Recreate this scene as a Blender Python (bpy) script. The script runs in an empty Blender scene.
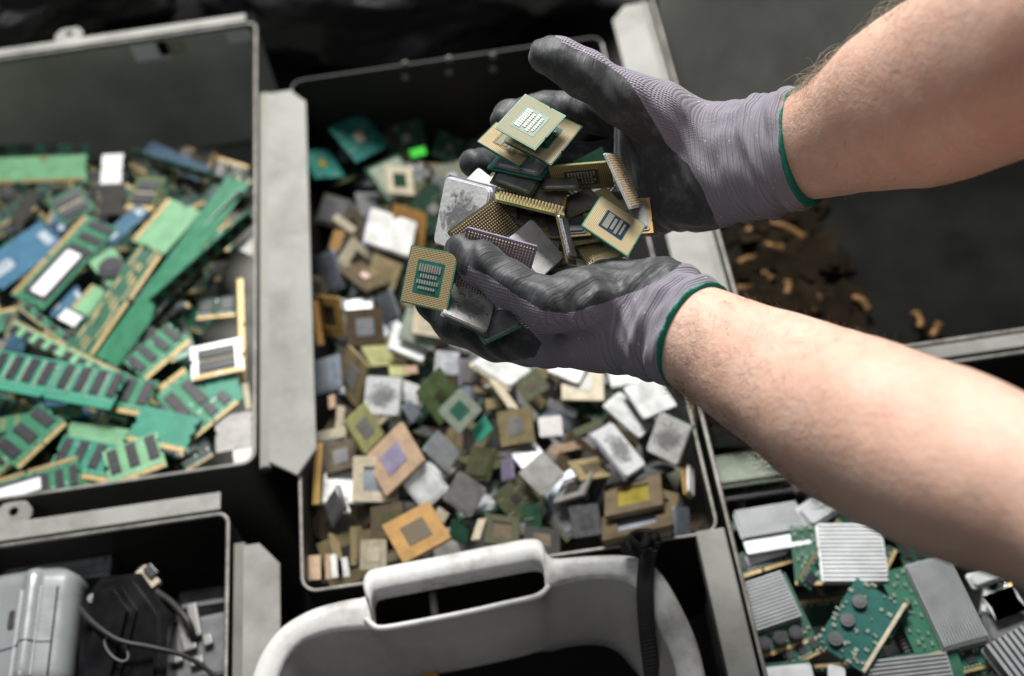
import bpy, bmesh, math, random
import numpy as np
from mathutils import Vector, Matrix, noise
SC = bpy.context.scene
COL = SC.collection
rnd = random.Random(7)
# ------------------------------------------------------------------ camera
F = 1200.0; PIT = math.radians(55.5); ROL = math.radians(8.3)
CAM = Vector((0, 0, .95))
_r = Vector((1, 0, 0)); FW = Vector((0, math.cos(PIT), -math.sin(PIT))); _u = Vector((0, math.sin(PIT), math.cos(PIT)))
CR = math.cos(ROL)*_r - math.sin(ROL)*_u
CU = math.cos(ROL)*_u + math.sin(ROL)*_r
def ray(u, v): return FW + CR*((u-512)/F) - CU*((v-338)/F)
def P(u, v, d): return CAM + ray(u, v)*d
def PZ(u, v, z=0.0):
    q = ray(u, v); return CAM + q*((z-CAM.z)/q.z)
def PROJ(p):
    q = Vector(p)-CAM; d = q.dot(FW)
    return 512+F*q.dot(CR)/d, 338-F*q.dot(CU)/d, d
cd = bpy.data.cameras.new('camera'); cam = bpy.data.objects.new('camera', cd); COL.objects.link(cam)
cam.matrix_world = Matrix(((CR.x, CU.x, -FW.x, CAM.x), (CR.y, CU.y, -FW.y, CAM.y), (CR.z, CU.z, -FW.z, CAM.z), (0, 0, 0, 1)))
cd.sensor_width = 36; cd.lens = F/1024*36; cd.clip_start = .02; cd.clip_end = 50
cd.dof.use_dof = True; cd.dof.focus_distance = .80; cd.dof.aperture_fstop = 3.5; cd.dof.aperture_blades = 7
SC.camera = cam
# ------------------------------------------------------------------ materials
MATS = {}
def mat(name, col=(.5, .5, .5), rough=.5, metal=0.0, var=.15, nscale=60, bump=.0, bscale=400, dirt=0.0, dirtcol=(.05, .045, .035), dscale=25, spec=.5, coat=0.0, sss=0.0, rv=.1, fn=None):
    if name in MATS: return MATS[name]
    m = bpy.data.materials.new(name); m.use_nodes = True; nt = m.node_tree; N = nt.nodes; L = nt.links
    b = N['Principled BSDF']
    def nn(t, **k):
        n = N.new(t)
        for a, v in k.items(): setattr(n, a, v)
        return n
    tc = nn('ShaderNodeTexCoord'); oi = nn('ShaderNodeObjectInfo')
    off = nn('ShaderNodeVectorMath', operation='MULTIPLY_ADD')
    cmb = nn('ShaderNodeCombineXYZ'); L.new(oi.outputs['Random'], cmb.inputs[0]); L.new(oi.outputs['Random'], cmb.inputs[2])
    L.new(cmb.outputs[0], off.inputs[0]); off.inputs[1].default_value = (3, 3, 7); L.new(tc.outputs['Object'], off.inputs[2])
    nz = nn('ShaderNodeTexNoise'); nz.inputs['Scale'].default_value = nscale; nz.inputs['Detail'].default_value = 6; L.new(off.outputs[0], nz.inputs['Vector'])
    mr = nn('ShaderNodeMapRange'); mr.inputs[1].default_value = .3; mr.inputs[2].default_value = .7; mr.inputs[3].default_value = 1-var; mr.inputs[4].default_value = 1+var
    L.new(nz.outputs[0], mr.inputs[0])
    rr = nn('ShaderNodeMapRange'); rr.inputs[3].default_value = 1-rv; rr.inputs[4].default_value = 1+rv; L.new(oi.outputs['Random'], rr.inputs[0])
    mu = nn('ShaderNodeMath', operation='MULTIPLY'); L.new(mr.outputs[0], mu.inputs[0]); L.new(rr.outputs[0], mu.inputs[1])
    sc = nn('ShaderNodeVectorMath', operation='SCALE'); sc.inputs[0].default_value = col[:3]; L.new(mu.outputs[0], sc.inputs['Scale'])
    out = sc.outputs[0]
    if dirt > 0:
        n2 = nn('ShaderNodeTexNoise'); n2.inputs['Scale'].default_value = dscale; n2.inputs['Detail'].default_value = 8; n2.inputs['Roughness'].default_value = .65; L.new(off.outputs[0], n2.inputs['Vector'])
        m2 = nn('ShaderNodeMapRange'); m2.inputs[1].default_value = .48; m2.inputs[2].default_value = .72; m2.inputs[4].default_value = dirt; L.new(n2.outputs[0], m2.inputs[0])
        mx = nn('ShaderNodeMix', data_type='RGBA'); L.new(m2.outputs[0], mx.inputs[0]); L.new(out, mx.inputs[6]); mx.inputs[7].default_value = (*dirtcol, 1); out = mx.outputs[2]
    if fn: out = fn(nt, nn, L, tc, out, b)
    L.new(out, b.inputs['Base Color'])
    r2 = nn('ShaderNodeMapRange'); r2.inputs[3].default_value = max(.05, rough-.12); r2.inputs[4].default_value = min(1, rough+.12); L.new(nz.outputs[0], r2.inputs[0]); L.new(r2.outputs[0], b.inputs['Roughness'])
    b.inputs['Metallic'].default_value = metal; b.inputs['Specular IOR Level'].default_value = spec
    b.inputs['Coat Weight'].default_value = coat
    if sss: b.inputs['Subsurface Weight'].default_value = sss; b.inputs['Subsurface Radius'].default_value = (1, .35, .2); b.inputs['Subsurface Scale'].default_value = .008
    if bump > 0 and not b.inputs['Normal'].is_linked:
        n3 = nn('ShaderNodeTexNoise'); n3.inputs['Scale'].default_value = bscale; n3.inputs['Detail'].default_value = 4; L.new(off.outputs[0], n3.inputs['Vector'])
        bp = nn('ShaderNodeBump'); bp.inputs['Strength'].default_value = bump; bp.inputs['Distance'].default_value = .001; L.new(n3.outputs[0], bp.inputs['Height']); L.new(bp.outputs[0], b.inputs['Normal'])
    MATS[name] = m
    return m
def dots(pitch, padcol, size=.33):
    def fn(nt, nn, L, tc, out, b):
        sc = nn('ShaderNodeVectorMath', operation='SCALE'); sc.inputs['Scale'].default_value = 1/pitch; L.new(tc.outputs['Object'], sc.inputs[0])
        fr = nn('ShaderNodeVectorMath', operation='FRACTION'); L.new(sc.outputs[0], fr.inputs[0])
        sb = nn('ShaderNodeVectorMath', operation='SUBTRACT'); sb.inputs[1].default_value = (.5, .5, .5); L.new(fr.outputs[0], sb.inputs[0])
        ml = nn('ShaderNodeVectorMath', operation='MULTIPLY'); ml.inputs[1].default_value = (1, 1, 0); L.new(sb.outputs[0], ml.inputs[0])
        ln = nn('ShaderNodeVectorMath', operation='LENGTH'); L.new(ml.outputs[0], ln.inputs[0])
        lt = nn('ShaderNodeMath', operation='LESS_THAN'); lt.inputs[1].default_value = size; L.new(ln.outputs['Value'], lt.inputs[0])
        mx = nn('ShaderNodeMix', data_type='RGBA'); L.new(lt.outputs[0], mx.inputs[0]); L.new(out, mx.inputs[6]); mx.inputs[7].default_value = (*padcol, 1)
        return mx.outputs[2]
    return fn
def traces(scale, col2, amt=.5):
    def fn(nt, nn, L, tc, out, b):
        v = nn('ShaderNodeTexBrick'); v.inputs['Scale'].default_value = scale; v.inputs['Mortar Size'].default_value = .04
        v.inputs['Color1'].default_value = (0, 0, 0, 1); v.inputs['Color2'].default_value = (.35, .35, .35, 1); v.inputs['Mortar'].default_value = (1, 1, 1, 1)
        nz = nn('ShaderNodeTexNoise'); nz.inputs['Scale'].default_value = scale*.6; L.new(tc.outputs['Object'], nz.inputs['Vector'])
        L.new(tc.outputs['Object'], v.inputs['Vector'])
        m = nn('ShaderNodeMath', operation='MULTIPLY'); L.new(v.outputs['Color'], m.inputs[0]); L.new(nz.outputs[0], m.inputs[1])
        m2 = nn('ShaderNodeMath', operation='MULTIPLY'); L.new(m.outputs[0], m2.inputs[0]); m2.inputs[1].default_value = amt*1.6
        mx = nn('ShaderNodeMix', data_type='RGBA'); L.new(m2.outputs[0], mx.inputs[0]); L.new(out, mx.inputs[6]); mx.inputs[7].default_value = (*col2, 1)
        return mx.outputs[2]
    return fn
def ribs(scale, axis, depth=.5):
    def fn(nt, nn, L, tc, out, b):
        w = nn('ShaderNodeTexWave', bands_direction=axis); w.inputs['Scale'].default_value = scale; w.inputs['Distortion'].default_value = 0
        L.new(tc.outputs['Object'], w.inputs['Vector'])
        mr = nn('ShaderNodeMapRange'); mr.inputs[3].default_value = 1-depth; L.new(w.outputs['Fac'], mr.inputs[0])
        s = nn('ShaderNodeVectorMath', operation='SCALE'); L.new(out, s.inputs[0]); L.new(mr.outputs[0], s.inputs['Scale'])
        bp = nn('ShaderNodeBump'); bp.inputs['Strength'].default_value = .8; bp.inputs['Distance'].default_value = .002; L.new(w.outputs['Fac'], bp.inputs['Height']); L.new(bp.outputs[0], b.inputs['Normal'])
        return s.outputs[0]
    return fn
PAL = dict(  # plain colours (linear)
    cream=((.58, .51, .38), .5, 0), orange=((.33, .18, .055), .5, 0), peach=((.50, .35, .24), .5, 0), tan=((.24, .19, .10), .5, 0),
    yellowgreen=((.34, .34, .15), .5, 0), olive=((.06, .065, .032), .4, 0), brown=((.10, .075, .045), .45, 0), grey=((.26, .25, .24), .45, .3),
    silver=((.48, .49, .51), .34, .7), white=((.74, .75, .74), .45, 0), stained=((.60, .60, .58), .45, .1), bluegrey=((.34, .38, .44), .42, .35), lilac=((.27, .24, .34), .5, .1),
    dark=((.03, .028, .025), .35, 0), teal=((.02, .13, .11), .35, 0), gold=((.50, .31, .10), .4, .3), beige=((.44, .39, .29), .5, 0),
    greengrey=((.26, .30, .24), .5, 0), green=((.085, .125, .05), .45, 0), brightgreen=((.05, .50, .04), .4, 0), darkgreen=((.02, .06, .035), .35, 0),
    plum=((.10, .07, .11), .4, .1), darkgrey=((.14, .14, .145), .38, .45), palegreen=((.46, .52, .33), .5, 0), pink=((.60, .45, .40), .45, .1), yellow=((.22, .18, .03), .4, 0),
    navy=((.02, .05, .085), .4, 0), blue=((.03, .10, .165), .4, 0), pcb=((.035, .185, .10), .35, 0), pcb2=((.014, .09, .052), .35, 0), pcblight=((.15, .34, .18), .4, 0), teal2=((.03, .22, .145), .4, 0))
def paste_fn(nt, nn, L, tc, out, b):
    ml = nn('ShaderNodeVectorMath', operation='MULTIPLY'); ml.inputs[1].default_value = (1, .8, 0); L.new(tc.outputs['Object'], ml.inputs[0])
    ln = nn('ShaderNodeVectorMath', operation='LENGTH'); L.new(ml.outputs[0], ln.inputs[0])
    nz = nn('ShaderNodeTexNoise'); nz.inputs['Scale'].default_value = 170; nz.inputs['Detail'].default_value = 6; nz.inputs['Distortion'].default_value = 1.5; L.new(tc.outputs['Object'], nz.inputs['Vector'])
    a = nn('ShaderNodeMath', operation='MULTIPLY_ADD'); L.new(nz.outputs[0], a.inputs[0]); a.inputs[1].default_value = -.028; L.new(ln.outputs['Value'], a.inputs[2])
    m_ = nn('ShaderNodeMapRange'); m_.inputs[1].default_value = -.007; m_.inputs[2].default_value = -.001; m_.inputs[3].default_value = .8; m_.inputs[4].default_value = 0; L.new(a.outputs[0], m_.inputs[0])
    mx = nn('ShaderNodeMix', data_type='RGBA'); L.new(m_.outputs[0], mx.inputs[0]); L.new(out, mx.inputs[6]); mx.inputs[7].default_value = (.13, .13, .135, 1)
    return mx.outputs[2]
def M(n):
    if n in MATS: return MATS[n]
    if n == 'pasted': return mat(n, (.80, .81, .81), .42, .1, var=.08, nscale=80, dirt=.35, dirtcol=(.3, .3, .3), dscale=60, bump=.3, bscale=500, fn=paste_fn)
    if n == 'pasted_grey': return mat(n, (.50, .50, .48), .5, .1, var=.15, nscale=80, dirt=.5, dirtcol=(.16, .16, .155), dscale=90, bump=.4, bscale=500, fn=paste_fn)
    if n in PAL:
        c, r, me = PAL[n]
        if n in ('silver', 'white', 'bluegrey', 'grey', 'stained'): return mat(n, c, r, me, var=.16, nscale=90, rv=.15, dirt=.6, dirtcol=tuple(x*.35 for x in c), dscale=55, bump=.25, bscale=700)
        if n in ('pcb', 'pcb2', 'blue', 'pcblight', 'teal2'): return mat(n, c, r, me, var=.2, spec=.35, rv=.28, dirt=.2, dirtcol=(.05, .06, .045), fn=traces(180, tuple(min(1, x*1.7+.04) for x in c), .5))
        return mat(n, c, r+.1, me, var=.18, spec=.22, nscale=110, rv=.2, dirt=.45, dirtcol=tuple(x*.4 for x in c), dscale=70, bump=.15, bscale=800)
    raise KeyError(n)
# ------------------------------------------------------------------ mesh helpers
def link(o, parent=None):
    COL.objects.link(o)
    if parent is not None: o.parent = parent
    return o
def meshobj(name, bm_or_me, m, parent=None, smooth=False):
    if isinstance(bm_or_me, bmesh.types.BMesh):
        me = bpy.data.meshes.new(name); bm_or_me.to_mesh(me); bm_or_me.free()
    else: me = bm_or_me
    if smooth:
        for p in me.polygons: p.use_smooth = True
    if m is not None and not me.materials: me.materials.append(m)
    return link(bpy.data.objects.new(name, me), parent)
def tag(o, label=None, cat=None, group=None, kind=None):
    if label: o['label'] = label
    if cat: o['category'] = cat
    if group: o['group'] = group
    if kind: o['kind'] = kind
    return o
def empty(name, mtx, label, cat, group=None):
    o = bpy.data.objects.new(name, None); o.empty_display_size = .01
    o.matrix_world = mtx if isinstance(mtx, Matrix) else Matrix.Translation(mtx)
    link(o); return tag(o, label, cat, group)
def box(bm, x0, x1, y0, y1, z0, z1, bev=0.0, seg=2):
    t = bmesh.new(); bmesh.ops.create_cube(t, size=1)
    for v in t.verts: v.co = Vector(((x0+x1)/2+v.co.x*(x1-x0), (y0+y1)/2+v.co.y*(y1-y0), (z0+z1)/2+v.co.z*(z1-z0)))
    if bev > 0: bmesh.ops.bevel(t, geom=t.edges[:], offset=bev, segments=seg, affect='EDGES', profile=.6)
    me = bpy.data.meshes.new('t'); t.to_mesh(me); t.free(); bm.from_mesh(me); bpy.data.meshes.remove(me)
    return bm
def prism(bm, pts, z0, z1, bev=0.0):
    t = bmesh.new()
    a = [t.verts.new((x, y, z0)) for x, y in pts]; b = [t.verts.new((x, y, z1)) for x, y in pts]
    n = len(pts); t.faces.new(a[::-1]); t.faces.new(b)
    for i in range(n): t.faces.new((a[i], a[(i+1) % n], b[(i+1) % n], b[i]))
    bmesh.ops.recalc_face_normals(t, faces=t.faces[:])
    if bev > 0:
        es = [e for e in t.edges if abs(e.verts[0].co.z-z1) < 1e-7 and abs(e.verts[1].co.z-z1) < 1e-7]
        bmesh.ops.bevel(t, geom=es, offset=bev, segments=2, affect='EDGES')
    me = bpy.data.meshes.new('t'); t.to_mesh(me); t.free(); bm.from_mesh(me); bpy.data.meshes.remove(me)
    return bm
def rrect(w, h, r, n=5, cx=0, cy=0):
    out = []
    for sx, sy, a0 in ((1, 1, 0), (-1, 1, 90), (-1, -1, 180), (1, -1, 270)):
        for i in range(n):
            a = math.radians(a0+90*i/(n-1)); out.append((cx+sx*(w/2-r)+r*math.cos(a), cy+sy*(h/2-r)+r*math.sin(a)))
    return out
def cyl(bm, c, r, h, n=12, axis='Z', r2=None):
    r2 = r if r2 is None else r2
    t = bmesh.new(); bmesh.ops.create_cone(t, cap_ends=True, segments=n, radius1=r, radius2=r2, depth=h)
    for v in t.verts:
        p = v.co.copy()
        if axis == 'X': p = Vector((p.z, p.x, p.y))
        if axis == 'Y': p = Vector((p.x, p.z, p.y))
        v.co = p+Vector(c)
    bmesh.ops.recalc_face_normals(t, faces=t.faces[:])
    me = bpy.data.meshes.new('t'); t.to_mesh(me); t.free(); bm.from_mesh(me); bpy.data.meshes.remove(me)
    return bm
def tube(bm, pts, rad, n=8, flat=1.0, up=None):
    """swept tube with end caps; rad float or list; flat = thickness ratio along 'up'"""
    pts = [Vector(p) for p in pts]; k = len(pts)
    rads = rad if isinstance(rad, (list, tuple)) else [rad]*k
    prev = None; side = None
    for i, p in enumerate(pts):
        d = (pts[min(i+1, k-1)]-pts[max(i-1, 0)]).normalized()
        if up is not None: s = d.cross(Vector(up)).normalized()
        elif side is None:
            s = d.cross(Vector((0, 0, 1)));  s = s.normalized() if s.length > .05 else d.cross(Vector((0, 1, 0))).normalized()
        else: s = (side-d*side.dot(d)).normalized()
        side = s; w = d.cross(s).normalized()
        ring = [bm.verts.new(p+s*math.cos(2*math.pi*j/n)*rads[i]+w*math.sin(2*math.pi*j/n)*rads[i]*flat) for j in range(n)]
        if prev:
            for j in range(n): bm.faces.new((prev[j], prev[(j+1) % n], ring[(j+1) % n], ring[j]))
        else: bm.faces.new(ring[::-1])
        prev = ring
    bm.faces.new(prev)
    return bm
def smoothpath(pts, k=6):
    pts = [Vector(p) for p in pts]; out = []
    for i in range(len(pts)-1):
        p0 = pts[max(i-1, 0)]; p1 = pts[i]; p2 = pts[i+1]; p3 = pts[min(i+2, len(pts)-1)]
        for j in range(k):
            t = j/k
            out.append(.5*((2*p1)+(p2-p0)*t+(2*p0-5*p1+4*p2-p3)*t*t+(3*p1-p0-3*p2+p3)*t**3))
    out.append(pts[-1]); return out
# ------------------------------------------------------------------ poses
def pose(A, B, D, depth, ratio=1.0, flip=False, th=0.0):
    """a rectangle (side ratio e2/e1) whose picture is the parallelogram A,B,D: its matrix and sides"""
    c = ((B[0]+D[0])/2, (B[1]+D[1])/2)
    dr = ray(*c); ctr = CAM+dr*depth; w = -dr.normalized()
    rt = (CR-w*CR.dot(w)).normalized(); upv = w.cross(rt)
    e1 = np.array([B[0]-A[0], -(B[1]-A[1])], float); e2 = np.array([D[0]-A[0], -(D[1]-A[1])], float)
    if e1[0]*e2[1]-e1[1]*e2[0] < 0: e1, e2 = e2, e1; ratio = 1/ratio
    f2 = e2/ratio
    K = f2@f2-e1@e1; Mx = -(e1@f2)
    c2 = (K+math.sqrt(K*K+4*Mx*Mx))/2; cc = math.sqrt(max(c2, 0))
    if cc > 1e-4: ff = Mx/cc
    else: cc = 0.0; ff = math.sqrt(max(-K, 0))
    best = None
    for s in (1, -1):
        x = rt*e1[0]+upv*e1[1]+w*cc*s; y = rt*f2[0]+upv*f2[1]+w*ff*s
        z = x.cross(y).normalized()
        if z.dot(w) < 0: z = -z
        q = z.z*(-1 if flip else 1)
        if best is None or q > best[0]: best = (q, x, y)
    _, x, y = best
    s = depth/F; lx = x.length*s; ly = y.length*s*ratio
    x = x.normalized(); z = x.cross(y).normalized(); y = z.cross(x)
    o = ctr-z*th
    return Matrix(((x.x, y.x, z.x, o.x), (x.y, y.y, z.y, o.y), (x.z, y.z, z.z, o.z), (0, 0, 0, 1))), lx, ly
def flatpose(A, B, D, z, dz=(0, 0, 0), th=0.0):
    a = PZ(*A, z+dz[0]); b = PZ(*B, z+dz[1]); d = PZ(*D, z+dz[2])
    x = b-a; y = d-a; c = (b+d)/2; lx = x.length
    xn = x.normalized(); zn = x.cross(y).normalized(); sgn = 1
    if zn.z < 0: zn = -zn
    yn = zn.cross(xn); ly = abs(y.dot(yn)); s = 1 if y.dot(yn) > 0 else -1
    c = a+xn*lx/2+yn*s*ly/2-zn*th
    if s < 0:  # keep the A-B side at local -y
        xn = -xn; yn = -yn
    return Matrix(((xn.x, yn.x, zn.x, c.x), (xn.y, yn.y, zn.y, c.y), (xn.z, yn.z, zn.z, c.z), (0, 0, 0, 1))), lx, ly
# ------------------------------------------------------------------ processor prototypes: nominal 40 mm square, base at z=0
MC = {}
def cached(key, build, m, smooth=False):
    if key not in MC:
        bm = bmesh.new(); build(bm); me = bpy.data.meshes.new(key.split('|')[0]); bm.to_mesh(me); bm.free()
        if smooth:
            for p in me.polygons: p.use_smooth = True
        me.materials.append(m); MC[key] = me
    return MC[key]
def part(root, name, key, build, m):
    o = bpy.data.objects.new(name, cached(key, build, m)); return link(o, root)
S = .02  # half side
def notched(r=.0):
    n = .0012
    return [(-S+n, -S), (S, -S), (S, -S*.35), (S-n*.7, -S*.35), (S-n*.7, -S*.27), (S, -S*.27), (S, S), (S*.3, S), (S*.3, S-n*.7), (S*.22, S-n*.7), (S*.22, S), (-S, S), (-S, -S+n)]
def m_lga(col, pad, ring):
    return mat('contacts_'+col, PAL[col][0] if col in PAL else (.2, .16, .09), .4, .1, var=.1, fn=dots(.0011, pad, .34))
def lga_mat(kind):
    d = dict(a=((.13, .10, .045), (.62, .50, .28)), b=((.22, .23, .14), (.42, .41, .28)), c=((.30, .24, .13), (.62, .52, .34)), d=((.26, .21, .11), (.66, .54, .34)))[kind]
    return mat('contact_field_'+kind, d[0], .6, 0, spec=.2, var=.12, nscale=80, fn=dots(.00118, d[1], .36))
def chip(kind, a, b='', sz=None, root=None):
    """adds the parts of a processor of this kind to root, returns its thickness"""
    R_ = root
    if kind == 'lid':      # organic substrate with a metal heat spreader
        part(R_, 'substrate', f'substrate|{a}', lambda bm: prism(bm, notched(), 0, .0012), M(a))
        def l(bm):
            prism(bm, rrect(.0345, .0345, .003), .00121, .0022, 0); prism(bm, rrect(.0305, .0305, .0028), .0022, .0036, .0005)
        part(R_, 'heat_spreader', f'heat_spreader|{b}', l, M(b)); return .0036
    if kind == 'flatlid':  # lid reaching almost to the edges
        part(R_, 'substrate', f'substrate|{a}', lambda bm: prism(bm, notched(), 0, .0012), M(a))
        part(R_, 'heat_spreader', f'flat_spreader|{b}', lambda bm: prism(bm, rrect(.038, .038, .0035), .00121, .0042, .0008), M(b)); return .0042
    if kind == 'cer':      # ceramic body with a centre plate
        part(R_, 'ceramic_body', f'ceramic_body|{a}', lambda bm: prism(bm, rrect(.04, .04, .0012, 3), 0, .0028, .0003), M(a))
        part(R_, 'centre_plate', f'centre_plate|{b}', lambda bm: prism(bm, rrect(.019, .019, .0006, 3), .00281, .0033, .0002), M(b))
        return .0033
    if kind == 'frm':      # raised frame round a sunk cavity
        def f(bm):
            o = rrect(.04, .04, .001, 2); i = rrect(.022, .022, .0006, 2)
            for k in range(len(o)):
                k2 = (k+1) % len(o)
                vs = [bm.verts.new((*q, z)) for z in (0, .0034) for q in (o[k], o[k2], i[k2], i[k])]
                for fc in ((3, 2, 1, 0), (4, 5, 6, 7), (0, 1, 5, 4), (2, 3, 7, 6)): bm.faces.new([vs[x] for x in fc])
        part(R_, 'ceramic_frame', f'ceramic_frame|{a}', f, M(a))
        part(R_, 'cavity_plate', f'cavity_plate|{b}', lambda bm: prism(bm, rrect(.0225, .0225, .0006, 2), .0003, .0016), M(b)); return .0034
    if kind == 'die':      # board with small bare die and resistors
        part(R_, 'substrate', f'substrate|{a}', lambda bm: prism(bm, notched(), 0, .0014), M(a))
        part(R_, 'die', f'die|{b}', lambda bm: prism(bm, rrect(.0095, .0095, .0004, 2), .00141, .0023), M(b))
        def rs(bm):
            for k in range(14):
                x, y = [(-.013, -.008), (.012, .009), (-.012, .006), (.011, -.01)][k % 4]; x += (k//4)*.0022; box(bm, x, x+.0013, y, y+.0007, .00141, .0021)
        part(R_, 'resistor_row', 'resistor_row', rs, M('beige')); return .0022
    if kind == 'plate':    # loose lid or slab
        part(R_, 'slab', f'slab|{a}', lambda bm: prism(bm, rrect(.04, .04, .0035), 0, .003, .0007), M(a))
        part(R_, 'raised_face', f'raised_face|{a}', lambda bm: prism(bm, rrect(.033, .033, .003), .003, .0036, .0004), M(a))
        return .0036
    if kind == 'bar':      # thin piece seen from its edge
        part(R_, 'strip', f'strip|{a}', lambda bm: prism(bm, rrect(.04, .04, .0008, 2), 0, .0022, .0003), M(a)); return .0022
    if kind == 'pga':      # pin side up
        part(R_, 'substrate', f'pga_body|{a}', lambda bm: prism(bm, rrect(.04, .04, .0006, 2), 0, .0016), M(a))
        def pins(bm):
            n = 22
            for i in range(n):
                for j in range(n):
                    if 9 <= i <= 12 and 9 <= j <= 12: continue
                    cyl(bm, ((i-(n-1)/2)*.00172, (j-(n-1)/2)*.00172, .0022), .00045, .0013, 5)
        part(R_, 'pin_grid', 'pin_grid', pins, mat('gold_pins', (.85, .70, .48), .35, .4, var=.1)); return .0028
    if kind == 'comb':
        part(R_, 'substrate', f'comb_body|{a}', lambda bm: prism(bm, rrect(.04, .04, .0006, 2), 0, .0016), M(a))
        for k, js in enumerate(((-9.5, -8), (8, 9.5))):
            part(R_, 'pin_comb', f'pin_comb|{k}', lambda bm: [cyl(bm, (j*.0019, (i-9.5)*.0019, .0036), .0005, .0042, 6) for i in range(20) for j in js], mat('gold_pins'))
        return .0016
    if kind.startswith('lga'):
        v = kind[3]
        part(R_, 'substrate', f'substrate|{a}', lambda bm: prism(bm, notched(), 0, .0012), M(a))
        part(R_, 'contact_field', f'contact_field|{v}', lambda bm: prism(bm, rrect(.0385, .0385, .0008, 2), .00121, .0014), lga_mat(v))
        cs = .0225 if v != 'c' else .020
        part(R_, 'centre_panel', f'centre_panel|{b}{v}', lambda bm: prism(bm, rrect(cs, cs, .0004, 2), .00141, .0016), M(b))
        def caps(bm):
            k = cs/.0225
            for i, (x, w) in enumerate(((-.0062, .0026), (-.0008, .0013), (.0034, .0013), (.0074, .0009))):
                for j in range(9 if i < 3 else 7):
                    if i == 1 and j in (0, 8): continue
                    y = (j-(4 if i < 3 else 3))*.0021; box(bm, (x-w)*k, (x+w)*k, (y-.00065)*k, (y+.00065)*k, .00161, .0022)
        part(R_, 'capacitor_array', f'capacitor_array|{v}', caps, mat('capacitor_silver', (.42, .40, .34), .4, .2, var=.2)); return .0016
    raise KeyError(kind)
KTH = dict(comb=.0016, lid=.0036, flatlid=.0042, cer=.0033, frm=.0034, die=.0022, plate=.0036, bar=.0022, pga=.0028, lgaa=.0016, lgab=.0016, lgac=.0016, lgad=.0016)
def put_chip(label, kind, a, b, q, depth=None, z=None, ratio=None, flip=False, group=None, name='processor', cat='processor'):
    A, B, D = q
    if depth is None:
        c = ((B[0]+D[0])/2, (B[1]+D[1])/2); depth = PROJ(PZ(*c, z))[2]
    r1 = math.dist(A, B); r2 = math.dist(A, D)
    if ratio is None and kind == 'bar': ratio = r2/r1
    m, lx, ly = pose(A, B, D, depth, ratio or 1.0, flip, 0)
    s = (lx/.04+ly/.04)/2 if kind != 'bar' else 1
    th = KTH[kind]*s
    zax = Vector((m[0][2], m[1][2], m[2][2])); m.translation = m.translation-zax*th
    o = empty(name, m @ Matrix.Diagonal((lx/.04, ly/.04, s, 1)), label, cat, group)
    chip(kind, a, b, root=o)
    return o
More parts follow.
